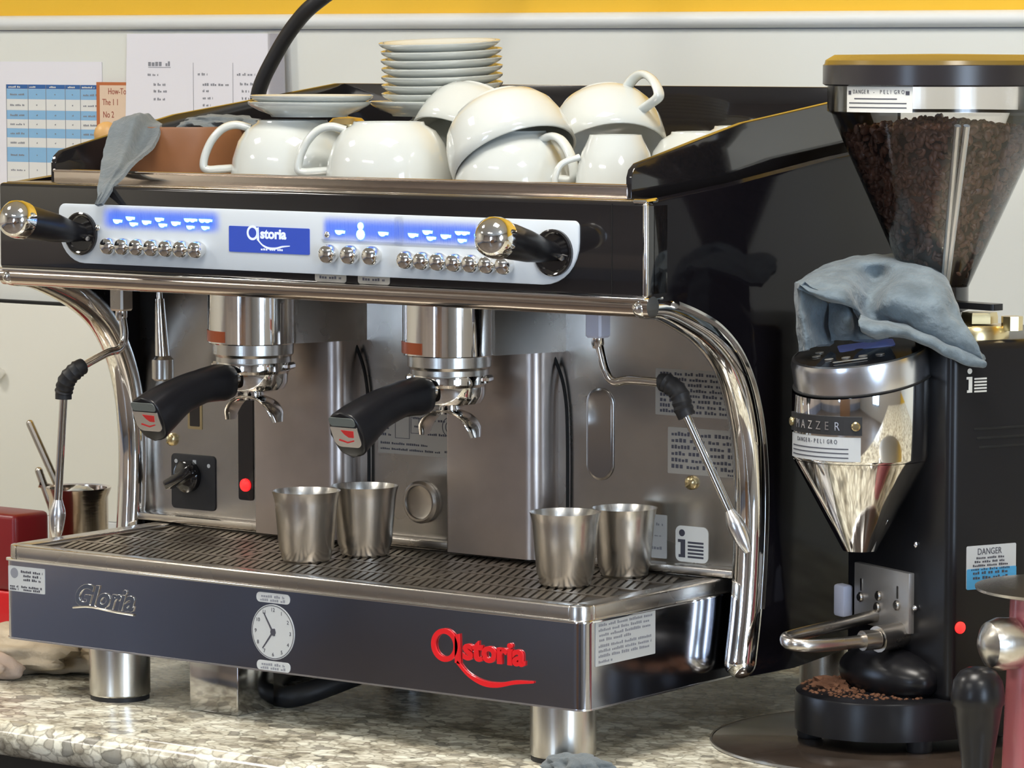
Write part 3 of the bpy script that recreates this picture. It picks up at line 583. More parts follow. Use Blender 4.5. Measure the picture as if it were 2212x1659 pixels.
# ------------------------------------------------------------ portafilters
def portafilter(gx,label):
    t=thing('portafilter',label,'portafilter',(gx,.150,.3335)); g='portafilters locked in the group heads'
    b=nb(); lathe(b,[(0,.003),(.0365,.003),(.0375,.0),(.0375,-.007),(.035,-.010),(.0345,-.019),(.031,-.026),(.014,-.030),(0,-.030)],44); ob('basket',b,'chrome',t)
    for a in (20,200): b=nb(); box(b,-.042,-.034,-.010,.010,-.006,.001,.002,1,Mx.Rotation(R(a),4,'Z')); ob('locking_lug',b,'chrome',t)
    b=nb(); tube(b,cr([(0,-.028,-.012),(0,-.040,-.014),(0,-.050,-.016)],5),lerpvals([.013,.009,.010],5),18); ob('neck',b,'chrome',t)
    b=nb(); P_=cr([(0,-.041,-.0165),(0,-.052,-.0165),(0,-.080,-.0185),(0,-.112,-.0255),(0,-.138,-.036),(0,-.1575,-.0455)],5)
    rx=lerpvals([.0150,.0165,.0150,.0160,.0185,.0190],5); ry=lerpvals([.0165,.0185,.0165,.0180,.0215,.0240],5)
    b=nb(); n=len(P_); rings=[]
    for i,p in enumerate(P_):   # rounded-box cross-section handle
        tn=(P_[min(i+1,n-1)]-P_[max(i-1,0)]).normalized(); s_=V((1,0,0)); u_=tn.cross(s_)
        rg=[]
        for k in range(24):
            a=2*PI*k/24; ca,sa=math.cos(a),math.sin(a); e=.72
            rg.append(b.verts.new(p+s_*(rx[i]*math.copysign(abs(ca)**e,ca))+u_*(ry[i]*math.copysign(abs(sa)**e,sa))))
        rings.append(rg)
    for A,B in zip(rings,rings[1:]):
        for k in range(24): b.faces.new((A[k],A[(k+1)%24],B[(k+1)%24],B[k]))
    b.faces.new(rings[0]); f=b.faces.new(rings[-1]); bmesh.ops.bevel(b,geom=list(f.edges),offset=.003,segments=3,profile=.5,affect='EDGES')
    h=ob('handle',b,'black_satin',t,50)
    pe=P_[-1]; tn=(P_[-1]-P_[-2]).normalized(); M=frame(pe+tn*.0002,(1,0,0),(V((1,0,0)).cross(-tn))) 
    up=V((1,0,0)).cross(tn); up=up if up.z>0 else -up; M=frame(pe,(1,0,0),up)
    b=nb(); poly(b,rrect(-.0160,-.0120,.0160,.0095,.004,5,[.007,.007,.001,.001]),.001,M); bd=ob('end_badge',b,'alu',h); bd['label']='silver end badge with red mark'
    b=nb(); pts=[(-.004,.0065),(.011,.006),(.009,-.001),(.003,-.001),(-.001,.002)]; poly(b,pts,.0003,M,.001); pts=[(-.010,-.005),(0,-.0075),(.008,-.005),(.008,-.0038),(0,-.006),(-.009,-.0035)]; poly(b,pts,.0003,M,.001); ob('badge_mark',b,'red',bd)
    b=nb(); poly(b,rrect(-.0150,.0105,.0150,.0195,.003),.0008,M); ob('grey_inlay',b,'grey_tip',h)
    b=nb(); lathe(b,[(0,-.027),(.010,-.028),(.011,-.037),(0,-.038)],18)
    for s in(-1,1):
        P_=cr([(0,0,-.034),(s*.012,0,-.0355),(s*.022,0,-.0405),(s*.0285,0,-.0485),(s*.0310,0,-.0585)],5); tube(b,P_,lerpvals([.0115,.0130,.0130,.0120,.0080],5),16,side=(0,1,0),ry=[.0026]*len(P_))
    ob('double_spout',b,'chrome',t); return t
portafilter(GX[0],'left portafilter, black handle under the left group, red swirl on its silver end cap')
portafilter(GX[1],'right portafilter, black handle pointing forward under the right group head')
# ------------------------------------------------------------ steel espresso cups on the tray
def steel_cup(x,y,label,sc_=1.03,z=.1475):
    t=thing('steel_cup',label,'cup',(x,y,z),0,'small steel cups on the drip tray')
    pr=[(0,.0),(.0215,.0),(.0235,.002),(.0245,.008),(.0262,.012),(.0300,.056),(.0312,.0620),(.0325,.0662),(.0328,.0672),(.0315,.0670),(.0296,.0615),(.0284,.055),(.024,.006),(0,.005)]
    b=nb(); lathe(b,[(r*sc_,h*sc_) for r,h in pr],48); ob('cup_wall',b,'cup_steel',t)
steel_cup(.3136,.1009,'small steel cup, front one of the pair left of centre on the tray')
steel_cup(.3330,.1680,'small steel cup half hidden behind its neighbour under the left group')
steel_cup(.6160,.1150,'small steel cup nearest the front right corner of the tray')
steel_cup(.6230,.2010,'small steel cup by the back panel below the steam wand',.97)
# ------------------------------------------------------------ ceramic cups
def cup_bowl(s=1,small=False):
    if small: pr=[(0,.003),(.020,.003),(.020,0),(.0235,0),(.0245,.003),(.031,.016),(.0355,.034),(.037,.050),(.0372,.060),(.0355,.060),(.0340,.040),(.029,.017),(.02,.007),(0,.006)]
    else: pr=[(0,.003),(.031,.003),(.031,0),(.0345,0),(.0355,.003),(.046,.009),(.0545,.021),(.0600,.038),(.0622,.055),(.0626,.0700),(.0615,.0707),(.0600,.0700),(.0590,.053),(.056,.036),(.050,.021),(.040,.0105),(0,.008)]
    b=nb(); lathe(b,[(r*s,z*s) for r,z in pr],56); return b
def cup_handle(s=1,small=False):
    pts=[(.058,.0480),(.073,.0490),(.0845,.0495),(.0890,.0460),(.0870,.034),(.0800,.0195),(.0690,.0085),(.056,.0050),(.042,.0085)]
    if small: pts=[(.0355,.050),(.048,.052),(.055,.047),(.055,.037),(.049,.026),(.033,.020)]
    b=nb(); P_=cr([(r*s,0,z*s) for r,z in pts],6); tube(b,P_,(.0066 if not small else .0045)*s,12,side=(0,1,0),ry=[(.0042 if not small else .003)*s]*len(P_)); return b
CG='large white cups piled on top of the machine'
def cup(label,mw,s=1,small=False,handle=True):
    t=thing('cappuccino_cup' if not small else 'espresso_cup',label,'cup',group=CG,mw=mw)
    ob('bowl',cup_bowl(s,small),'ceramic',t,60)
    if handle: ob('handle',cup_handle(s,small),'ceramic',t,60)
    return t
def inv(x,y,zf,ang,s=1,h=.0707):   # inverted upright, rim resting at zf, handle heading ang (deg)
    return Mx.Translation((x,y,zf+h*s))@Mx.Rotation(R(ang),4,'Z')@Mx.Rotation(PI,4,'X')
Rv=V((math.cos(R(36.6)),math.sin(R(36.6)),0)); Fh=V((-math.sin(R(36.6)),math.cos(R(36.6)),0)); Z=V((0,0,1))
def tilted(c,foot,hdir):   # c = rim centre
    z=-foot.normalized(); x=(hdir-z*hdir.dot(z)).normalized(); y=z.cross(x); M=Mx.Identity(4)
    for i in range(3): M[i][0]=x[i]; M[i][1]=y[i]; M[i][2]=z[i]
    return M,V(c)
zf=.5056
cup('white cup upside down at the left end, carrying two saucers, handle to the left',inv(.2410,.17,zf,216))
cup('white cup upside down in the middle with the tall saucer stack over it',inv(.3673,.165,zf,214))
cup('white cup upside down, front right, under the big tilted cup',inv(.5184,.165,zf,-8,.905),.905)
cup('white cup upside down hidden beneath the tall stack of saucers',inv(.331,.305,zf+.0025,120))
a=26; foot=(math.cos(R(a))*(-math.sin(R(20))*Rv+math.cos(R(20))*Z)+math.sin(R(a))*Fh)
def place(foot,c,hd,label,s,zs=1):
    M,cc=tilted(c,foot,hd); M.translation=cc+foot.normalized()*(.0707*s*zs); return cup(label,M@Mx.Diagonal((1,1,zs,1)),s)
foot=(math.cos(R(28))*(-math.sin(R(21))*Rv+math.cos(R(21))*Z)+math.sin(R(28))*Fh)
place(foot,(.5165,.170,.5405),Fh+Z*.3,'large white cup leaning over the front right upturned cup, dark rim line below',.99,.90)
foot=math.cos(R(22))*(math.sin(R(26))*Rv+math.cos(R(26))*Z)+math.sin(R(22))*Fh
place(foot,(.3920,.2530,.5495),Rv*.6+Z*.4-Fh*.5,'white cup tipped behind the leaning cup beside the saucer stack',.90,.92)
foot=math.cos(R(34))*(-math.sin(R(8))*Rv+math.cos(R(8))*Z)+math.sin(R(34))*Fh
place(foot,(.5475,.284,.5440),Rv*.75-Fh*.82+Z*.57,'white cup resting highest at the right with its handle looping up in the air',.91)
cup('smaller white cup upside down by the right black wing with handle to the left',inv(.6372,.165,zf,225,1.03,.060),1.03,True)
cup('white cup upside down behind the small cup at the right wing',inv(.645,.300,zf,60,.88),.88)
cup('white cup upside down farthest back right, half hidden by the black wing',inv(.610,.430,zf,60,.92),.92)
# saucers
def saucer_mesh(r=.061):
    pr=[(0,.002),(.034,.002),(.034,0),(.038,0),(.039,.002),(.050,.0060),(.0585,.0105),(.0612,.0128),(.0615,.0146),(.0600,.0152),(.0580,.0140),(.048,.0098),(.038,.0078),(.026,.0065),(0,.0065)]
    b=nb(); lathe(b,[(a*r/.061,c) for a,c in pr],56); me=bpy.data.meshes.new('saucer'); bmesh.ops.recalc_face_normals(b,faces=b.faces); b.to_mesh(me); b.free(); return me
sm=saucer_mesh()
zst=zf+.0735; ordn=['lowest, set off to the left','second from the bottom','third from the bottom','fourth from the bottom','fourth from the top','third from the top','second from the top','topmost']
s0=None; rd=random.Random(5)
for k in range(8):
    if s0 is None: o=ob('saucer',sm,'ceramic',None,60); s0=o
    else: o=s0.copy(); col.objects.link(o)
    nrm=(Z-Rv*.030-Fh*.045).normalized() if k>0 else Z; q=Z.rotation_difference(nrm)
    o.location=V((.3295,.300,zst+(.0016 if k else 0)))+nrm*(k*.0084)+(Rv*-.013 if k<1 else Rv*rd.uniform(-.001,.001)); o.rotation_mode='QUATERNION'; o.rotation_quaternion=q
    tag(o,'white saucer in the tall stack, %s'%ordn[k],'saucer','saucers in the tall stack')
for k,(n_) in enumerate(('lower','upper')):
    o=s0.copy(); col.objects.link(o); o.location=(.2545+.003*k,.180,zst+k*.0065+.0004); o.rotation_euler=(R(0),0,k*2)
    tag(o,'white saucer on the leftmost upturned cup, %s of the two'%n_,'saucer','two saucers on the left cup')
# small copper-coloured strainer glint between the two left cups
t=thing('copper_pot','small shiny copper pot behind the two left cups','pot',(.2054,.30,zf))
b=nb(); lathe(b,[(0,0),(.018,0),(.021,.004),(.022,.045),(.021,.064),(.015,.070),(0,.072)],36); ob('pot_body',b,'brass',t)
# ------------------------------------------------------------ terracotta bowl with cloths
t=thing('terracotta_bowl','brown terracotta bowl with a tan rim standing left of the cups','bowl',(.045,.230,zf))
b=nb(); lathe(b,[(0,0),(.062,0),(.068,.004),(.0735,.020),(.0755,.040),(.0755,.0590),(.0745,.0615),(.071,.0605),(.071,.035),(.062,.010),(0,.008)],48,Mx.Diagonal((.98,.98,1,1))); ob('bowl_body',b,'terracotta',t,60)
b=nb(); tube(b,*capped([(-.060,-.036,.026),(-.069,-.039,.040),(-.073,-.040,.052)],.0135),18); ob('rim_lug',b,'tan_wood',t)
TOWEL=[[(0.016,0.174,0.567),(0.025,0.182,0.574),(0.036,0.183,0.580),(0.038,0.192,0.574),(0.044,0.196,0.569)],
[(0.025,0.143,0.573),(0.035,0.147,0.576),(0.053,0.148,0.579),(0.055,0.160,0.569),(0.068,0.167,0.569)],
[(0.041,0.113,0.551),(0.051,0.117,0.551),(0.069,0.115,0.550),(0.069,0.130,0.543),(0.085,0.136,0.550)],
[(0.067,0.078,0.530),(0.078,0.079,0.530),(0.093,0.076,0.531),(0.093,0.084,0.529),(0.103,0.086,0.534)],
[(0.080,0.062,0.520),(0.086,0.063,0.519),(0.098,0.059,0.519),(0.099,0.064,0.519),(0.107,0.068,0.523)],
[(0.094,0.044,0.511),(0.098,0.044,0.510),(0.106,0.042,0.510),(0.107,0.046,0.510),(0.111,0.050,0.514)],
[(0.106,0.030,0.494),(0.107,0.030,0.494),(0.109,0.029,0.494),(0.108,0.031,0.494),(0.111,0.032,0.495)]]
tag(ob('grey_cloth',gridsurf(TOWEL,8,8,.0012,90,.0035),'cloth_grey',None,60),'dark grey terry cloth hanging from the terracotta bowl over the steel rail','cloth')
b=nb(); ell(b,(.075,.255,.566),.050,.034,.012,4,None,.35,3,2); tag(ob('folded_cloth',b,'cloth_grey',None,60),'greyish folded cloth lying inside the terracotta bowl','cloth')
# ------------------------------------------------------------ black cable rising behind
b=nb(); P_=cr([(-.185,.62,.50),(-.178,.61,.56),(-.1684,.6,.5985),(-.1403,.6,.6436),(-.110,.6,.678),(-.0782,.6,.7012),(-.02,.62,.74),(.05,.7,.80),(.08,.86,.9)],6); tube(b,P_,.009,12); 
P2=cr([(-.185,.62,.50),(-.20,.64,.3),(-.21,.68,.1),(-.2,.72,.012)],6); tube(b,P2,.009,12)
tag(ob('power_cable',b,'rubber'),'thick black cable rising from behind the machine up the wall','cable')
# ------------------------------------------------------------ left side items
t=thing('steel_pitcher','tall steel cup holding metal stir rods behind the machine at left','pitcher',(-.2235,.35,0))
b=nb(); lathe(b,[(0,0),(.031,0),(.033,.004),(.033,.148),(.0365,.157),(.0365,.159),(.032,.158),(.031,.148),(.031,.006),(0,.005)],40); tube(b,capped([(-.036,-.002,.155),(-.044,-.012,.159)],.004)[0],.004,8); ob('cup_wall',b,'rail',t)
for nm,p0,p1,lb in (('stir_rod',(-.2967,.35,.2257),(-.215,.358,.08),'long steel rod leaning far left out of the tall steel cup'),('stir_rod',(-.2724,.338,.1749),(-.220,.345,.05),'shorter steel rod leaning out of the tall steel cup')):
    b=nb(); tube(b,*capped([p0,p1],.0045),10); tag(ob(nm,b,'steel'),lb,'rod')
b=nb(); ell(b,(-.216,.345,.150),.018,.015,.012,3,None,.2,2); tag(ob('cotton_wad',b,'ceramic'),'white rounded lump inside the tall steel cup','lump')
t=thing('red_box','red box standing on the counter left of the machine, darker red on top','box',(-.31,.2275,0))
b=nb(); box(b,-.16,.131,-.026,.026,0,.062,.004,3); ob('box_body',b,'red',t)
b=nb(); box(b,-.162,.133,-.0275,.0275,.062,.1455,.006,3); ob('lid',b,'red_dark',t)
b=nb(); ell(b,(-.085,.115,.014),.095,.055,.024,4,None,.55,2.2,3); 
for v in b.verts: v.co.z=max(v.co.z,.0008)
tag(ob('tan_cloth',b,'cloth_tan',None,70),'crumpled tan cloth lying left of the front foot','cloth')
b=nb(); ell(b,(-.082,.045,.011),.05,.026,.016,4,None,.4,1.8,8)
for v in b.verts: v.co.z=max(v.co.z,.0008)
tag(ob('rolled_cloth',b,'cloth_pink',None,70),'small pinkish beige rolled cloth in front of the crumpled tan cloth','cloth')
b=nb(); ell(b,(.7175,-.006,.004),.034,.018,.012,4,None,.5,2.5,5)
for v in b.verts: v.co.z=max(v.co.z,.0008)
tag(ob('cleaning_rag',b,'cloth_grey',None,70),'small grey rag lump in front of the right front foot','cloth')
# ------------------------------------------------------------ GRINDER
GO=V((.8655,.2966,.003)); rot=R(-24.4)
G=thing('coffee_grinder','tall black coffee grinder with clear bean hopper and steel dosing funnel','grinder',GO,rot)
GM=Mx.Translation(GO)@Mx.Rotation(rot,4,'Z')
def gf(x,z,y=0): return FRONT(x,y,z)
# base tray
n=24; pts=[(.083*math.cos(t)*1.0,-.010+.086*math.sin(t)) for t in [PI+PI*k/n for k in range(n+1)]]+[(.085,.19),(-.085,.19)]
pts[0]=(-.085,-.010); pts[n]=(.085,-.010)
b=nb(); poly(b,pts,.036,Mx.Translation((0,0,.012)),0,.003); gb=ob('base_tray',b,'black_satin',G)
for x,y in ((-.045,-.065),(.066,-.018),(-.07,.17),(.07,.17)):
    b=nb(); lathe(b,[(0,.013),(.012,.013),(.012,.002),(.011,0),(0,0)],20,Mx.Translation((x,y,0))); ob('foot',b,'rubber',gb)
b=nb(); rd=random.Random(9)
for k in range(260):
    a=rd.uniform(PI,2*PI); q=rd.uniform(.1,.88)**.6; x=.078*q*math.cos(a)-.01; y=-.012+.078*q*math.sin(a); s=rd.uniform(.0008,.003); ell(b,(x,y,.048),s,s,s*.7,1)
ell(b,(-.040,-.045,.048),.022,.016,.008,3,None,.5,3); g_=ob('coffee_grounds',b,'grounds',gb); g_['kind']='stuff'
# body
b=nb(); box(b,-.085,.085,0,.20,.044,.378,.009,4); gbody=ob('grinder_body',b,'black_satin',G)
b=nb(); ell(b,(0,-.006,.062),.070,.034,.026,3); ob('lower_boss',b,'black_satin',gbody)
# hopper
hy=.045; HM=Mx.Translation((0,hy,0))
b=nb(); lathe(b,[(0,.6395),(.098,.6385),(.1065,.6335),(.108,.628)],64,HM); lt=ob('hopper_lid',b,'lid_top',G)
b=nb(); lathe(b,[(.107,.630),(.1088,.629),(.1088,.6115),(.106,.610),(.104,.611)],64,HM); ob('lid_band',b,'lid_side',lt)
b=nb(); lathe(b,[(.1045,.612),(.1045,.5865),(.100,.5835),(.097,.575),(.026,.418)],64,HM); hp=ob('hopper',b,'hopper_glass',G)
b=nb()
for a in (-21,-26): tube(b,[(.0972*math.cos(R(a)),hy+.0972*math.sin(R(a)),.575),(.029*math.cos(R(a)),hy+.029*math.sin(R(a)),.425)],[.0032,.0030],8)
ob('hopper_seam',b,'hopper_rib',hp)
b=nb(); lathe(b,[(.024,.425),(.0285,.424),(.0285,.402),(.0235,.400),(.0235,.385),(0,.385)],40,HM); ob('hopper_neck',b,'black_gloss',G)
b=nb(); poly(b,rrect(-.01,-.008,.075,.008,.003),.006,Mx.Translation((0,hy,.4045))@Mx.Rotation(R(12),4,'Z')); ob('slide_gate',b,'black_satin',G)
b=nb(); lathe(b,[(0,.402),(.016,.402),(.017,.398),(.017,.392),(.0,.392)],6,Mx.Translation((.052,hy+.01,0))); lathe(b,[(0,.392),(.032,.390),(.034,.386),(.034,.378),(0,.378)],36,Mx.Translation((.044,hy+.008,0))); lathe(b,[(0,.399),(.010,.399),(.010,.386),(0,.386)],8,Mx.Translation((.075,hy+.03,0))); ob('adjusting_collar',b,'brass',G)
def curvedM(b,r,a0,a1,z0,z1,t,MM,n=14):
    for k in range(n):
        A=R(a0+(a1-a0)*k/n); B=R(a0+(a1-a0)*(k+1)/n)
        poly(b,[(r*math.cos(A),r*math.sin(A)),(r*math.cos(B),r*math.sin(B)),((r+t)*math.cos(B),(r+t)*math.sin(B)),((r+t)*math.cos(A),(r+t)*math.sin(A))],z1-z0,MM@Mx.Translation((0,0,z0)))
b=nb(); curvedM(b,.1047,-89,-49,.5865,.6100,.0005,HM); s=ob('hopper_sticker',b,'sticker_white',hp,20)
# text on stickers
def tchild(s_,b,m='ink'): ob('sticker_text',b,m,s_,0)
b=nb()
for i_,ch_ in enumerate('DANGER - PELIGRO'):
    a=R(-84+i_*1.95); text(b,ch_,.0050,frame((.1054*math.cos(a),hy+.1054*math.sin(a),.6035),(-math.sin(a),math.cos(a),0),(0,0,1)),ext=.0001,sx=.8)
for k,(a0,a1) in enumerate(((-83,-57),(-87,-52),(-87,-52))): curvedM(b,.1053,a0,a1,.5985-.0040*k,.5994-.0040*k,.0002,HM)
for a in (-86.5,-51.5): curvedM(b,.1053,a-1,a+1,.6025,.6060,.0002,HM,2)
tchild(s,b)
# doser
dy=-.045; dx=.006; DM=Mx.Translation((dx,dy,0)); tilt=Mx.Rotation(R(11),4,V((math.cos(R(-73.6+90)),math.sin(R(-73.6+90)),0)))
TM=Mx.Translation((dx,dy,.3520))@tilt
b=nb(); lathe(b,[(.0635,.3350),(.0635,.2700),(.0615,.267)],64,DM)
for v in b.verts:
    if v.co.z>.33: 
        q=TM.inverted()@v.co; h=tilt.to_3x3()@V((0,0,1)); rel=V((v.co.x-dx,v.co.y-dy,0)); v.co.z=.3520-.0135-(rel.x*h.x+rel.y*h.y)/h.z
ds=ob('dosing_cylinder',b,'chrome',G)
b=nb(); lathe(b,[(.062,.267),(.0595,.262),(.0155,.1815),(.0145,.1815)],48,DM@Mx.Rotation(R(10),4,'Z')); ob('dosing_cone',b,'chrome',G,20)
b=nb(); lathe(b,[(.0630,-.0135),(.0650,-.0125),(.0650,-.0115),(.0632,-.011)],64,TM); ob('seal_ring',b,'gap',ds)
b=nb(); lathe(b,[(.0632,-.011),(.0640,.0095),(.0625,.0145),(.0600,.0155)],64,TM); ob('lid_ring',b,'alu',ds)
b=nb(); lathe(b,[(.0605,.0150),(.0,.0165)],64,TM); ct=ob('control_top',b,'black_gloss',ds)
camloc=math.atan2(-.875,.485)
UM=TM@Mx.Rotation(R(61),4,'Z')
b=nb(); poly(b,rrect(-.018,.000,.034,.028,.004),.0004,UM@Mx.Translation((0,0,.0160))); ob('display',b,'lcd',ct)
b=nb()
for k in range(4): poly(b,circ(-.030+k*.0155,-.022-.002*k,.0042,12,.003),.0005,UM@Mx.Translation((0,0,.0160)))
for k in range(2): poly(b,circ(-.040+.004*k,-.004+.014*k,.004,12,.003),.0005,UM@Mx.Translation((0,0,.0160)))
poly(b,rrect(-.028,-.040,.004,-.037,.001),.0004,UM@Mx.Translation((0,0,.0163))); ob('touch_keys',b,'sticker_steel',ct)
# badge wraps the doser: curved strips
def curved(b,r,a0,a1,z0,z1,t=.0008,n=16):
    for k in range(n):
        A=R(a0+(a1-a0)*k/n); B=R(a0+(a1-a0)*(k+1)/n)
        P=[(r*math.cos(A),r*math.sin(A)),(r*math.cos(B),r*math.sin(B)),((r+t)*math.cos(B),(r+t)*math.sin(B)),((r+t)*math.cos(A),(r+t)*math.sin(A))]
        poly(b,P,z1-z0,DM@Mx.Translation((0,0,z0)))
b=nb(); curved(b,.0636,-113,-33,.2945,.3115,.0012); bg=ob('badge',b,'black_matte',G)
b=nb(); letters='MAZZER'
for i,chh in enumerate(letters):
    a=R(-99+i*8.6); text(b,chh,.0110,frame((dx+.0651*math.cos(a),dy+.0651*math.sin(a),.2990),(-math.sin(a),math.cos(a),0),(0,0,1)),ext=.0002,sx=.85)
ob('badge_lettering',b,'alu',bg)
for a in (-108,-38):
    b=nb(); a=R(a); lathe(b,[(.0042,0),(.0042,.0018),(.003,.0028),(0,.003)],14,frame((dx+.0648*math.cos(a),dy+.0648*math.sin(a),.3030),(-math.sin(a),math.cos(a),0),(0,0,1))); ob('badge_screw',b,'brass',bg)
b=nb(); curved(b,.0636,-112,-34,.2705,.2925,.0005); ss=ob('danger_sticker',b,'sticker',G)
b=nb()
for i,chh in enumerate('DANGER-PELIGRO'):
    a=R(-98+i*3.2); text(b,chh,.0055,frame((dx+.0643*math.cos(a),dy+.0643*math.sin(a),.2865),(-math.sin(a),math.cos(a),0),(0,0,1)),ext=.0001,sx=.75)
for k in range(3): curved(b,.0642,-107,-44,.2735+.0040*k,.2744+.0040*k,.0002)
ob('sticker_text',b,'ink',ss,0)
# portafilter rest
b=nb(); box(b,-.060,.030,-.006,.001,.103,.160,.001); 
rp=ob('holder_plate',b,'plate_metal',G)
b=nb()
for x,z in ((-.048,.128),(-.018,.133),(.012,.128),(-.02,.122)): lathe(b,[(.0048,0),(.0048,.002),(.0035,.003),(0,.003)],12,gf(x,z,-.006))
for x in (-.048,.012): poly(b,rrect(x-.0015,.134,x+.0015,.146,.001),.0004,gf(0,0,-.006))
ob('plate_screws',b,'steel',rp)
b=nb(); P_=cr([(.020,-.004,.104),(.019,-.030,.099),(.018,-.095,.098),(.010,-.117,.099),(-.008,-.118,.101),(-.016,-.102,.103),(-.020,-.045,.109),(-.022,-.006,.114)],6); tube(b,P_,.0062,12,side=(0,0,1),ry=[.0045]*len(P_)); tube(b,[(.019,-.050,.099),(.019,-.033,.099)],.0095,16); tube(b,[(.019,-.033,.099),(.014,-.002,.101)],.0125,16); ob('fork',b,'steel',rp)
b=nb(); box(b,-.084,-.066,-.014,-.002,.106,.137,.003,2); ob('micro_switch',b,'switch_white',G)
b=nb(); ell(b,(.035,-.002,.128),.003,.003,.003,2); ell(b,(.033,-.001,.187),.003,.002,.0035,2); ob('body_screw',b,'alu',G)
# right side
S=lambda y,z: RIGHT(.0851,y,z)
b_,s_=info_logo(G,S(.0145,.3280),.029,.029,None); 
ob('info_mark',b_,'sticker_white',gbody)
b=nb()
for k in range(3): box(b,.0845,.0856,.026+.003*k,.19,.2962-.0085*k,.2988-.0085*k,.0005)
ob('vent_slot',b,'gap',gbody)
b=nb(); poly(b,rrect(0,0,.056,.040,.0015),.0004,S(.019,.1500)); ws=ob('warning_sticker',b,'sticker',gbody)
b=nb(); poly(b,rrect(0,0,.056,.019,.0015),.0003,S(.0192,.1498),.0005); ob('blue_band',b,'sticker_blue',ws)
b=nb(); text(b,'DANGER',.0085,S(.031,.1815)@Mx.Translation((0,0,.0006)),ext=.0001,sx=.8)
for k in range(4): strokes(b,S(0,0),.030-.002*k,.062+.002*k,.1775-.0035*k,.0022,.0007,3,k)
for k in range(2): strokes(b,S(0,0),.026,.066,.1635-.0045*k,.0028,.001,4,k+9)
ob('sticker_text',b,'ink',ws,0)
b=nb(); lathe(b,[(.0055,0),(.0055,.0015),(.003,.003),(0,.0033)],18,S(.0125,.1155)); ob('power_lamp',b,'led_red',gbody)
# coffee beans
b=nb(); rd=random.Random(11); 
lathe(b,[(0,.425),(.022,.425),(.083,.562),(0,.566)],32,HM)
core_faces=len(b.faces)
tb=bmesh.new(); bmesh.ops.create_icosphere(tb,subdivisions=2,radius=1); BV=[v.co.copy() for v in tb.verts]; BF=[[v.index for v in f.verts] for f in tb.faces]; tb.free()
AV=[];AF=[]
for v in BV:
    flat=.55 if v.z<0 else 1; gr=1-.35*math.exp(-(v.y/.22)**2) if v.z<0 else 1; v.x*=.0056; v.y*=.0040; v.z*=.0030*flat*gr
def bean(p,nrm,s=1):
    M=Mx.Translation(p)@Euler((rd.uniform(0,6),rd.uniform(0,6),rd.uniform(0,6))).to_matrix().to_4x4()@Mx.Diagonal((s,s,s,1)); n0=len(AV)
    AV.extend([M@v for v in BV]); AF.extend([[q+n0 for q in f] for f in BF])
def coneR(z): return .026+(.097-.026)*(z-.418)/(.575-.418)
for k in range(1150):
    z=.428+(.5655-.428)*math.sqrt(rd.random()); a=R(rd.uniform(-190,60)); rr=coneR(z)-.0062-rd.uniform(0,.004); bean((rr*math.cos(a),hy+rr*math.sin(a),z),None,rd.uniform(.85,1.1))
for k in range(420):
    a=rd.uniform(0,2*PI); rr=.084*math.sqrt(rd.random()); bean((rr*math.cos(a),hy+rr*math.sin(a),.567+.010*max(0,1-rr/.075)+rd.uniform(-.001,.003)),None)
tm=bpy.data.meshes.new('t'); tm.from_pydata(AV,[],AF); b.from_mesh(tm); bpy.data.meshes.remove(tm)
me=bpy.data.meshes.new('coffee_beans'); bmesh.ops.recalc_face_normals(b,faces=b.faces); b.faces.ensure_lookup_table()
for f in b.faces[:core_faces]: f.material_index=1
b.to_mesh(me); b.free(); me.materials.append(MT['bean']); me.materials.append(MT['bean_core'])
me.polygons.foreach_set('use_smooth',[True]*len(me.polygons))
o=bpy.data.objects.new('coffee_beans',me); col.objects.link(o); o.matrix_world=GM; tag(o,'dark roasted coffee beans filling the clear grinder hopper','coffee beans',kind='stuff')
# cloth over the grinder doser
CL_HOOD=[[(0.771,0.268,0.427),(0.776,0.298,0.44),(0.794,0.326,0.451),(0.819,0.344,0.454),(0.843,0.362,0.451),(0.878,0.35,0.443),(0.903,0.329,0.427),(0.918,0.313,0.411)],
[(0.797,0.226,0.432),(0.801,0.255,0.44),(0.819,0.282,0.448),(0.848,0.291,0.45),(0.883,0.291,0.448),(0.915,0.289,0.438),(0.931,0.287,0.419),(0.946,0.277,0.401)],
[(0.814,0.201,0.433),(0.83,0.213,0.436),(0.842,0.248,0.438),(0.842,0.297,0.435),(0.892,0.259,0.436),(0.925,0.257,0.423),(0.94,0.266,0.406),(0.957,0.272,0.392)],
[(0.824,0.19,0.433),(0.841,0.196,0.429),(0.861,0.21,0.428),(0.853,0.266,0.423),(0.892,0.239,0.422),(0.92,0.246,0.41),(0.942,0.254,0.396),(0.965,0.27,0.381)],
[(0.826,0.191,0.431),(0.846,0.192,0.422),(0.865,0.206,0.418),(0.859,0.251,0.409),(0.884,0.244,0.408),(0.91,0.25,0.397),(0.938,0.257,0.383),(0.969,0.272,0.37)],
[(0.821,0.199,0.429),(0.842,0.201,0.419),(0.859,0.219,0.413),(0.866,0.248,0.399),(0.88,0.259,0.399),(0.905,0.264,0.389),(0.934,0.265,0.377),(0.968,0.277,0.364)]]
CL_LEG=[[(0.802,0.217,0.432),(0.817,0.203,0.431),(0.823,0.219,0.421),(0.821,0.254,0.41)],
[(0.803,0.216,0.412),(0.822,0.198,0.411),(0.819,0.227,0.403),(0.817,0.262,0.397)],
[(0.805,0.215,0.395),(0.825,0.199,0.394),(0.821,0.226,0.388),(0.817,0.261,0.384)],
[(0.809,0.216,0.37),(0.826,0.203,0.373),(0.823,0.226,0.375),(0.823,0.252,0.376)]]
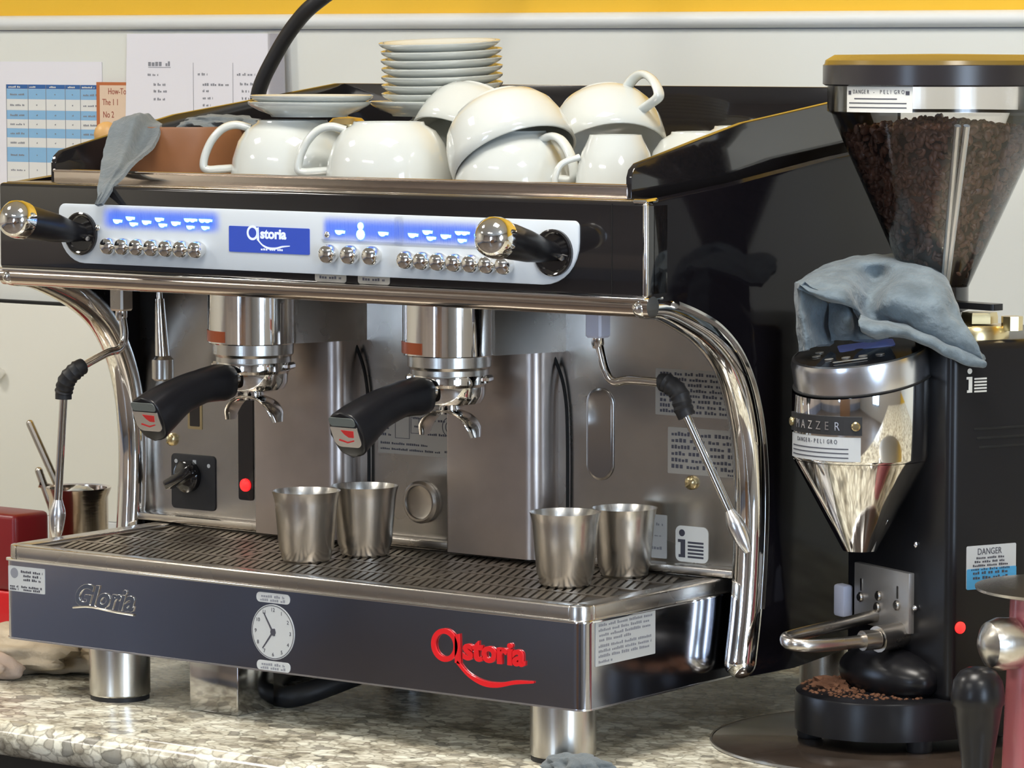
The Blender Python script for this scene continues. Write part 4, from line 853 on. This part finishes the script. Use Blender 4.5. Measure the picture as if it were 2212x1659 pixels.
CL_LIP=[[(0.863,0.234,0.405),(0.875,0.243,0.4),(0.894,0.257,0.397),(0.92,0.262,0.388),(0.94,0.27,0.38),(0.957,0.275,0.373),(0.967,0.276,0.368)],
[(0.878,0.207,0.402),(0.894,0.209,0.399),(0.912,0.226,0.395),(0.931,0.245,0.385),(0.948,0.254,0.377),(0.964,0.265,0.368),(0.973,0.274,0.364)],
[(0.882,0.204,0.394),(0.895,0.206,0.39),(0.911,0.224,0.389),(0.928,0.24,0.381),(0.946,0.252,0.369),(0.962,0.265,0.361),(0.971,0.275,0.36)],
[(0.876,0.223,0.386),(0.886,0.23,0.383),(0.901,0.241,0.385),(0.922,0.25,0.378),(0.94,0.259,0.368),(0.956,0.27,0.359),(0.966,0.277,0.359)]]
CL_IN=[[(0.823,0.243,0.413),(0.849,0.238,0.417),(0.845,0.272,0.41),(0.865,0.286,0.407)],
[(0.827,0.237,0.394),(0.854,0.227,0.4),(0.844,0.27,0.395),(0.865,0.285,0.395)],
[(0.827,0.242,0.378),(0.844,0.242,0.379),(0.851,0.26,0.38),(0.864,0.282,0.38)]]
b=gridsurf(CL_HOOD,8,8,.0022,75,.005)
for g_ in (CL_LEG,CL_LIP,CL_IN):
    b2=gridsurf(g_,7,7,.0018,75,.005); me=bpy.data.meshes.new('x'); b2.to_mesh(me); b2.free(); b.from_mesh(me); bpy.data.meshes.remove(me)
tag(ob('blue_grey_cloth',b,'cloth_blue',None,70),'blue grey terry cloth draped in folds over the grinder dosing lid','cloth')
# dark disc under the grinder
b=nb(); lathe(b,[(0,.0028),(.170,.0028),(.1725,.0015),(.172,0),(0,0)],96,Mx.Translation((.868,.294,0))); t_=ob('round_mat',b,'disc_dark'); tag(t_,'thin round dark glossy mat lying under the coffee grinder','mat')
b=nb(); lathe(b,[(.1715,.0028),(.1735,.003),(.1738,.001),(.1725,0)],96,Mx.Translation((.868,.294,0))); ob('mat_rim',b,'alu',t_)
# tamper
t=thing('tamper','black bulb-handled tamper standing in front of the grinder at bottom right','tamper',(1.052,.124,0))
b=nb(); lathe(b,[(0,.112),(.009,.1115),(.016,.108),(.0215,.100),(.0235,.088),(.0235,.080),(.0215,.078),(.018,.055),(.014,.030),(.013,.020),(0,.020)],40); ob('handle',b,'black_satin',t,50)
b=nb(); lathe(b,[(0,.020),(.012,.020),(.015,.012),(.0285,.010),(.029,.008),(.029,0),(0,0)],40); ob('steel_base',b,'cup_steel',t)
# small appliance at the right edge
t=thing('juice_dispenser','pinkish appliance with flat steel top plate and domed steel side knob at right edge','appliance',(1.0935,.2115,0))
b=nb(); lathe(b,[(0,0),(.055,0),(.058,.004),(.052,.168),(0,.168)],48); ob('body',b,'pink',t)
b=nb(); lathe(b,[(0,.168),(.060,.168),(.0825,.1735),(.083,.176),(.060,.178),(0,.176)],48); ob('top_plate',b,'cup_steel',t)
b=nb(); ax=(-V((Rv.x,Rv.y,0))*.93-Fh*.37).normalized(); u=ax.cross(Z).normalized(); M=frame((0,0,.125),u,Z); 
if (M.to_3x3()@V((0,0,1))).dot(ax)<0: M=frame((0,0,.125),-u,Z)
lathe(b,[(.012,.045),(.0225,.055),(.0235,.070),(.020,.080),(.010,.0865),(0,.088)],36,M@Mx.Translation((0,.004,0))); ob('side_knob',b,'cup_steel',t)
# ------------------------------------------------------------ camera
cd=bpy.data.cameras.new('camera'); cam=bpy.data.objects.new('camera',cd); col.objects.link(cam); sc.camera=cam
cam.location=(2.66621,-2.72921,.65154); cam.rotation_euler=(R(90-5.1372),0,R(36.6)); cd.sensor_width=36; cd.lens=8170/2212*36; cd.clip_start=.05
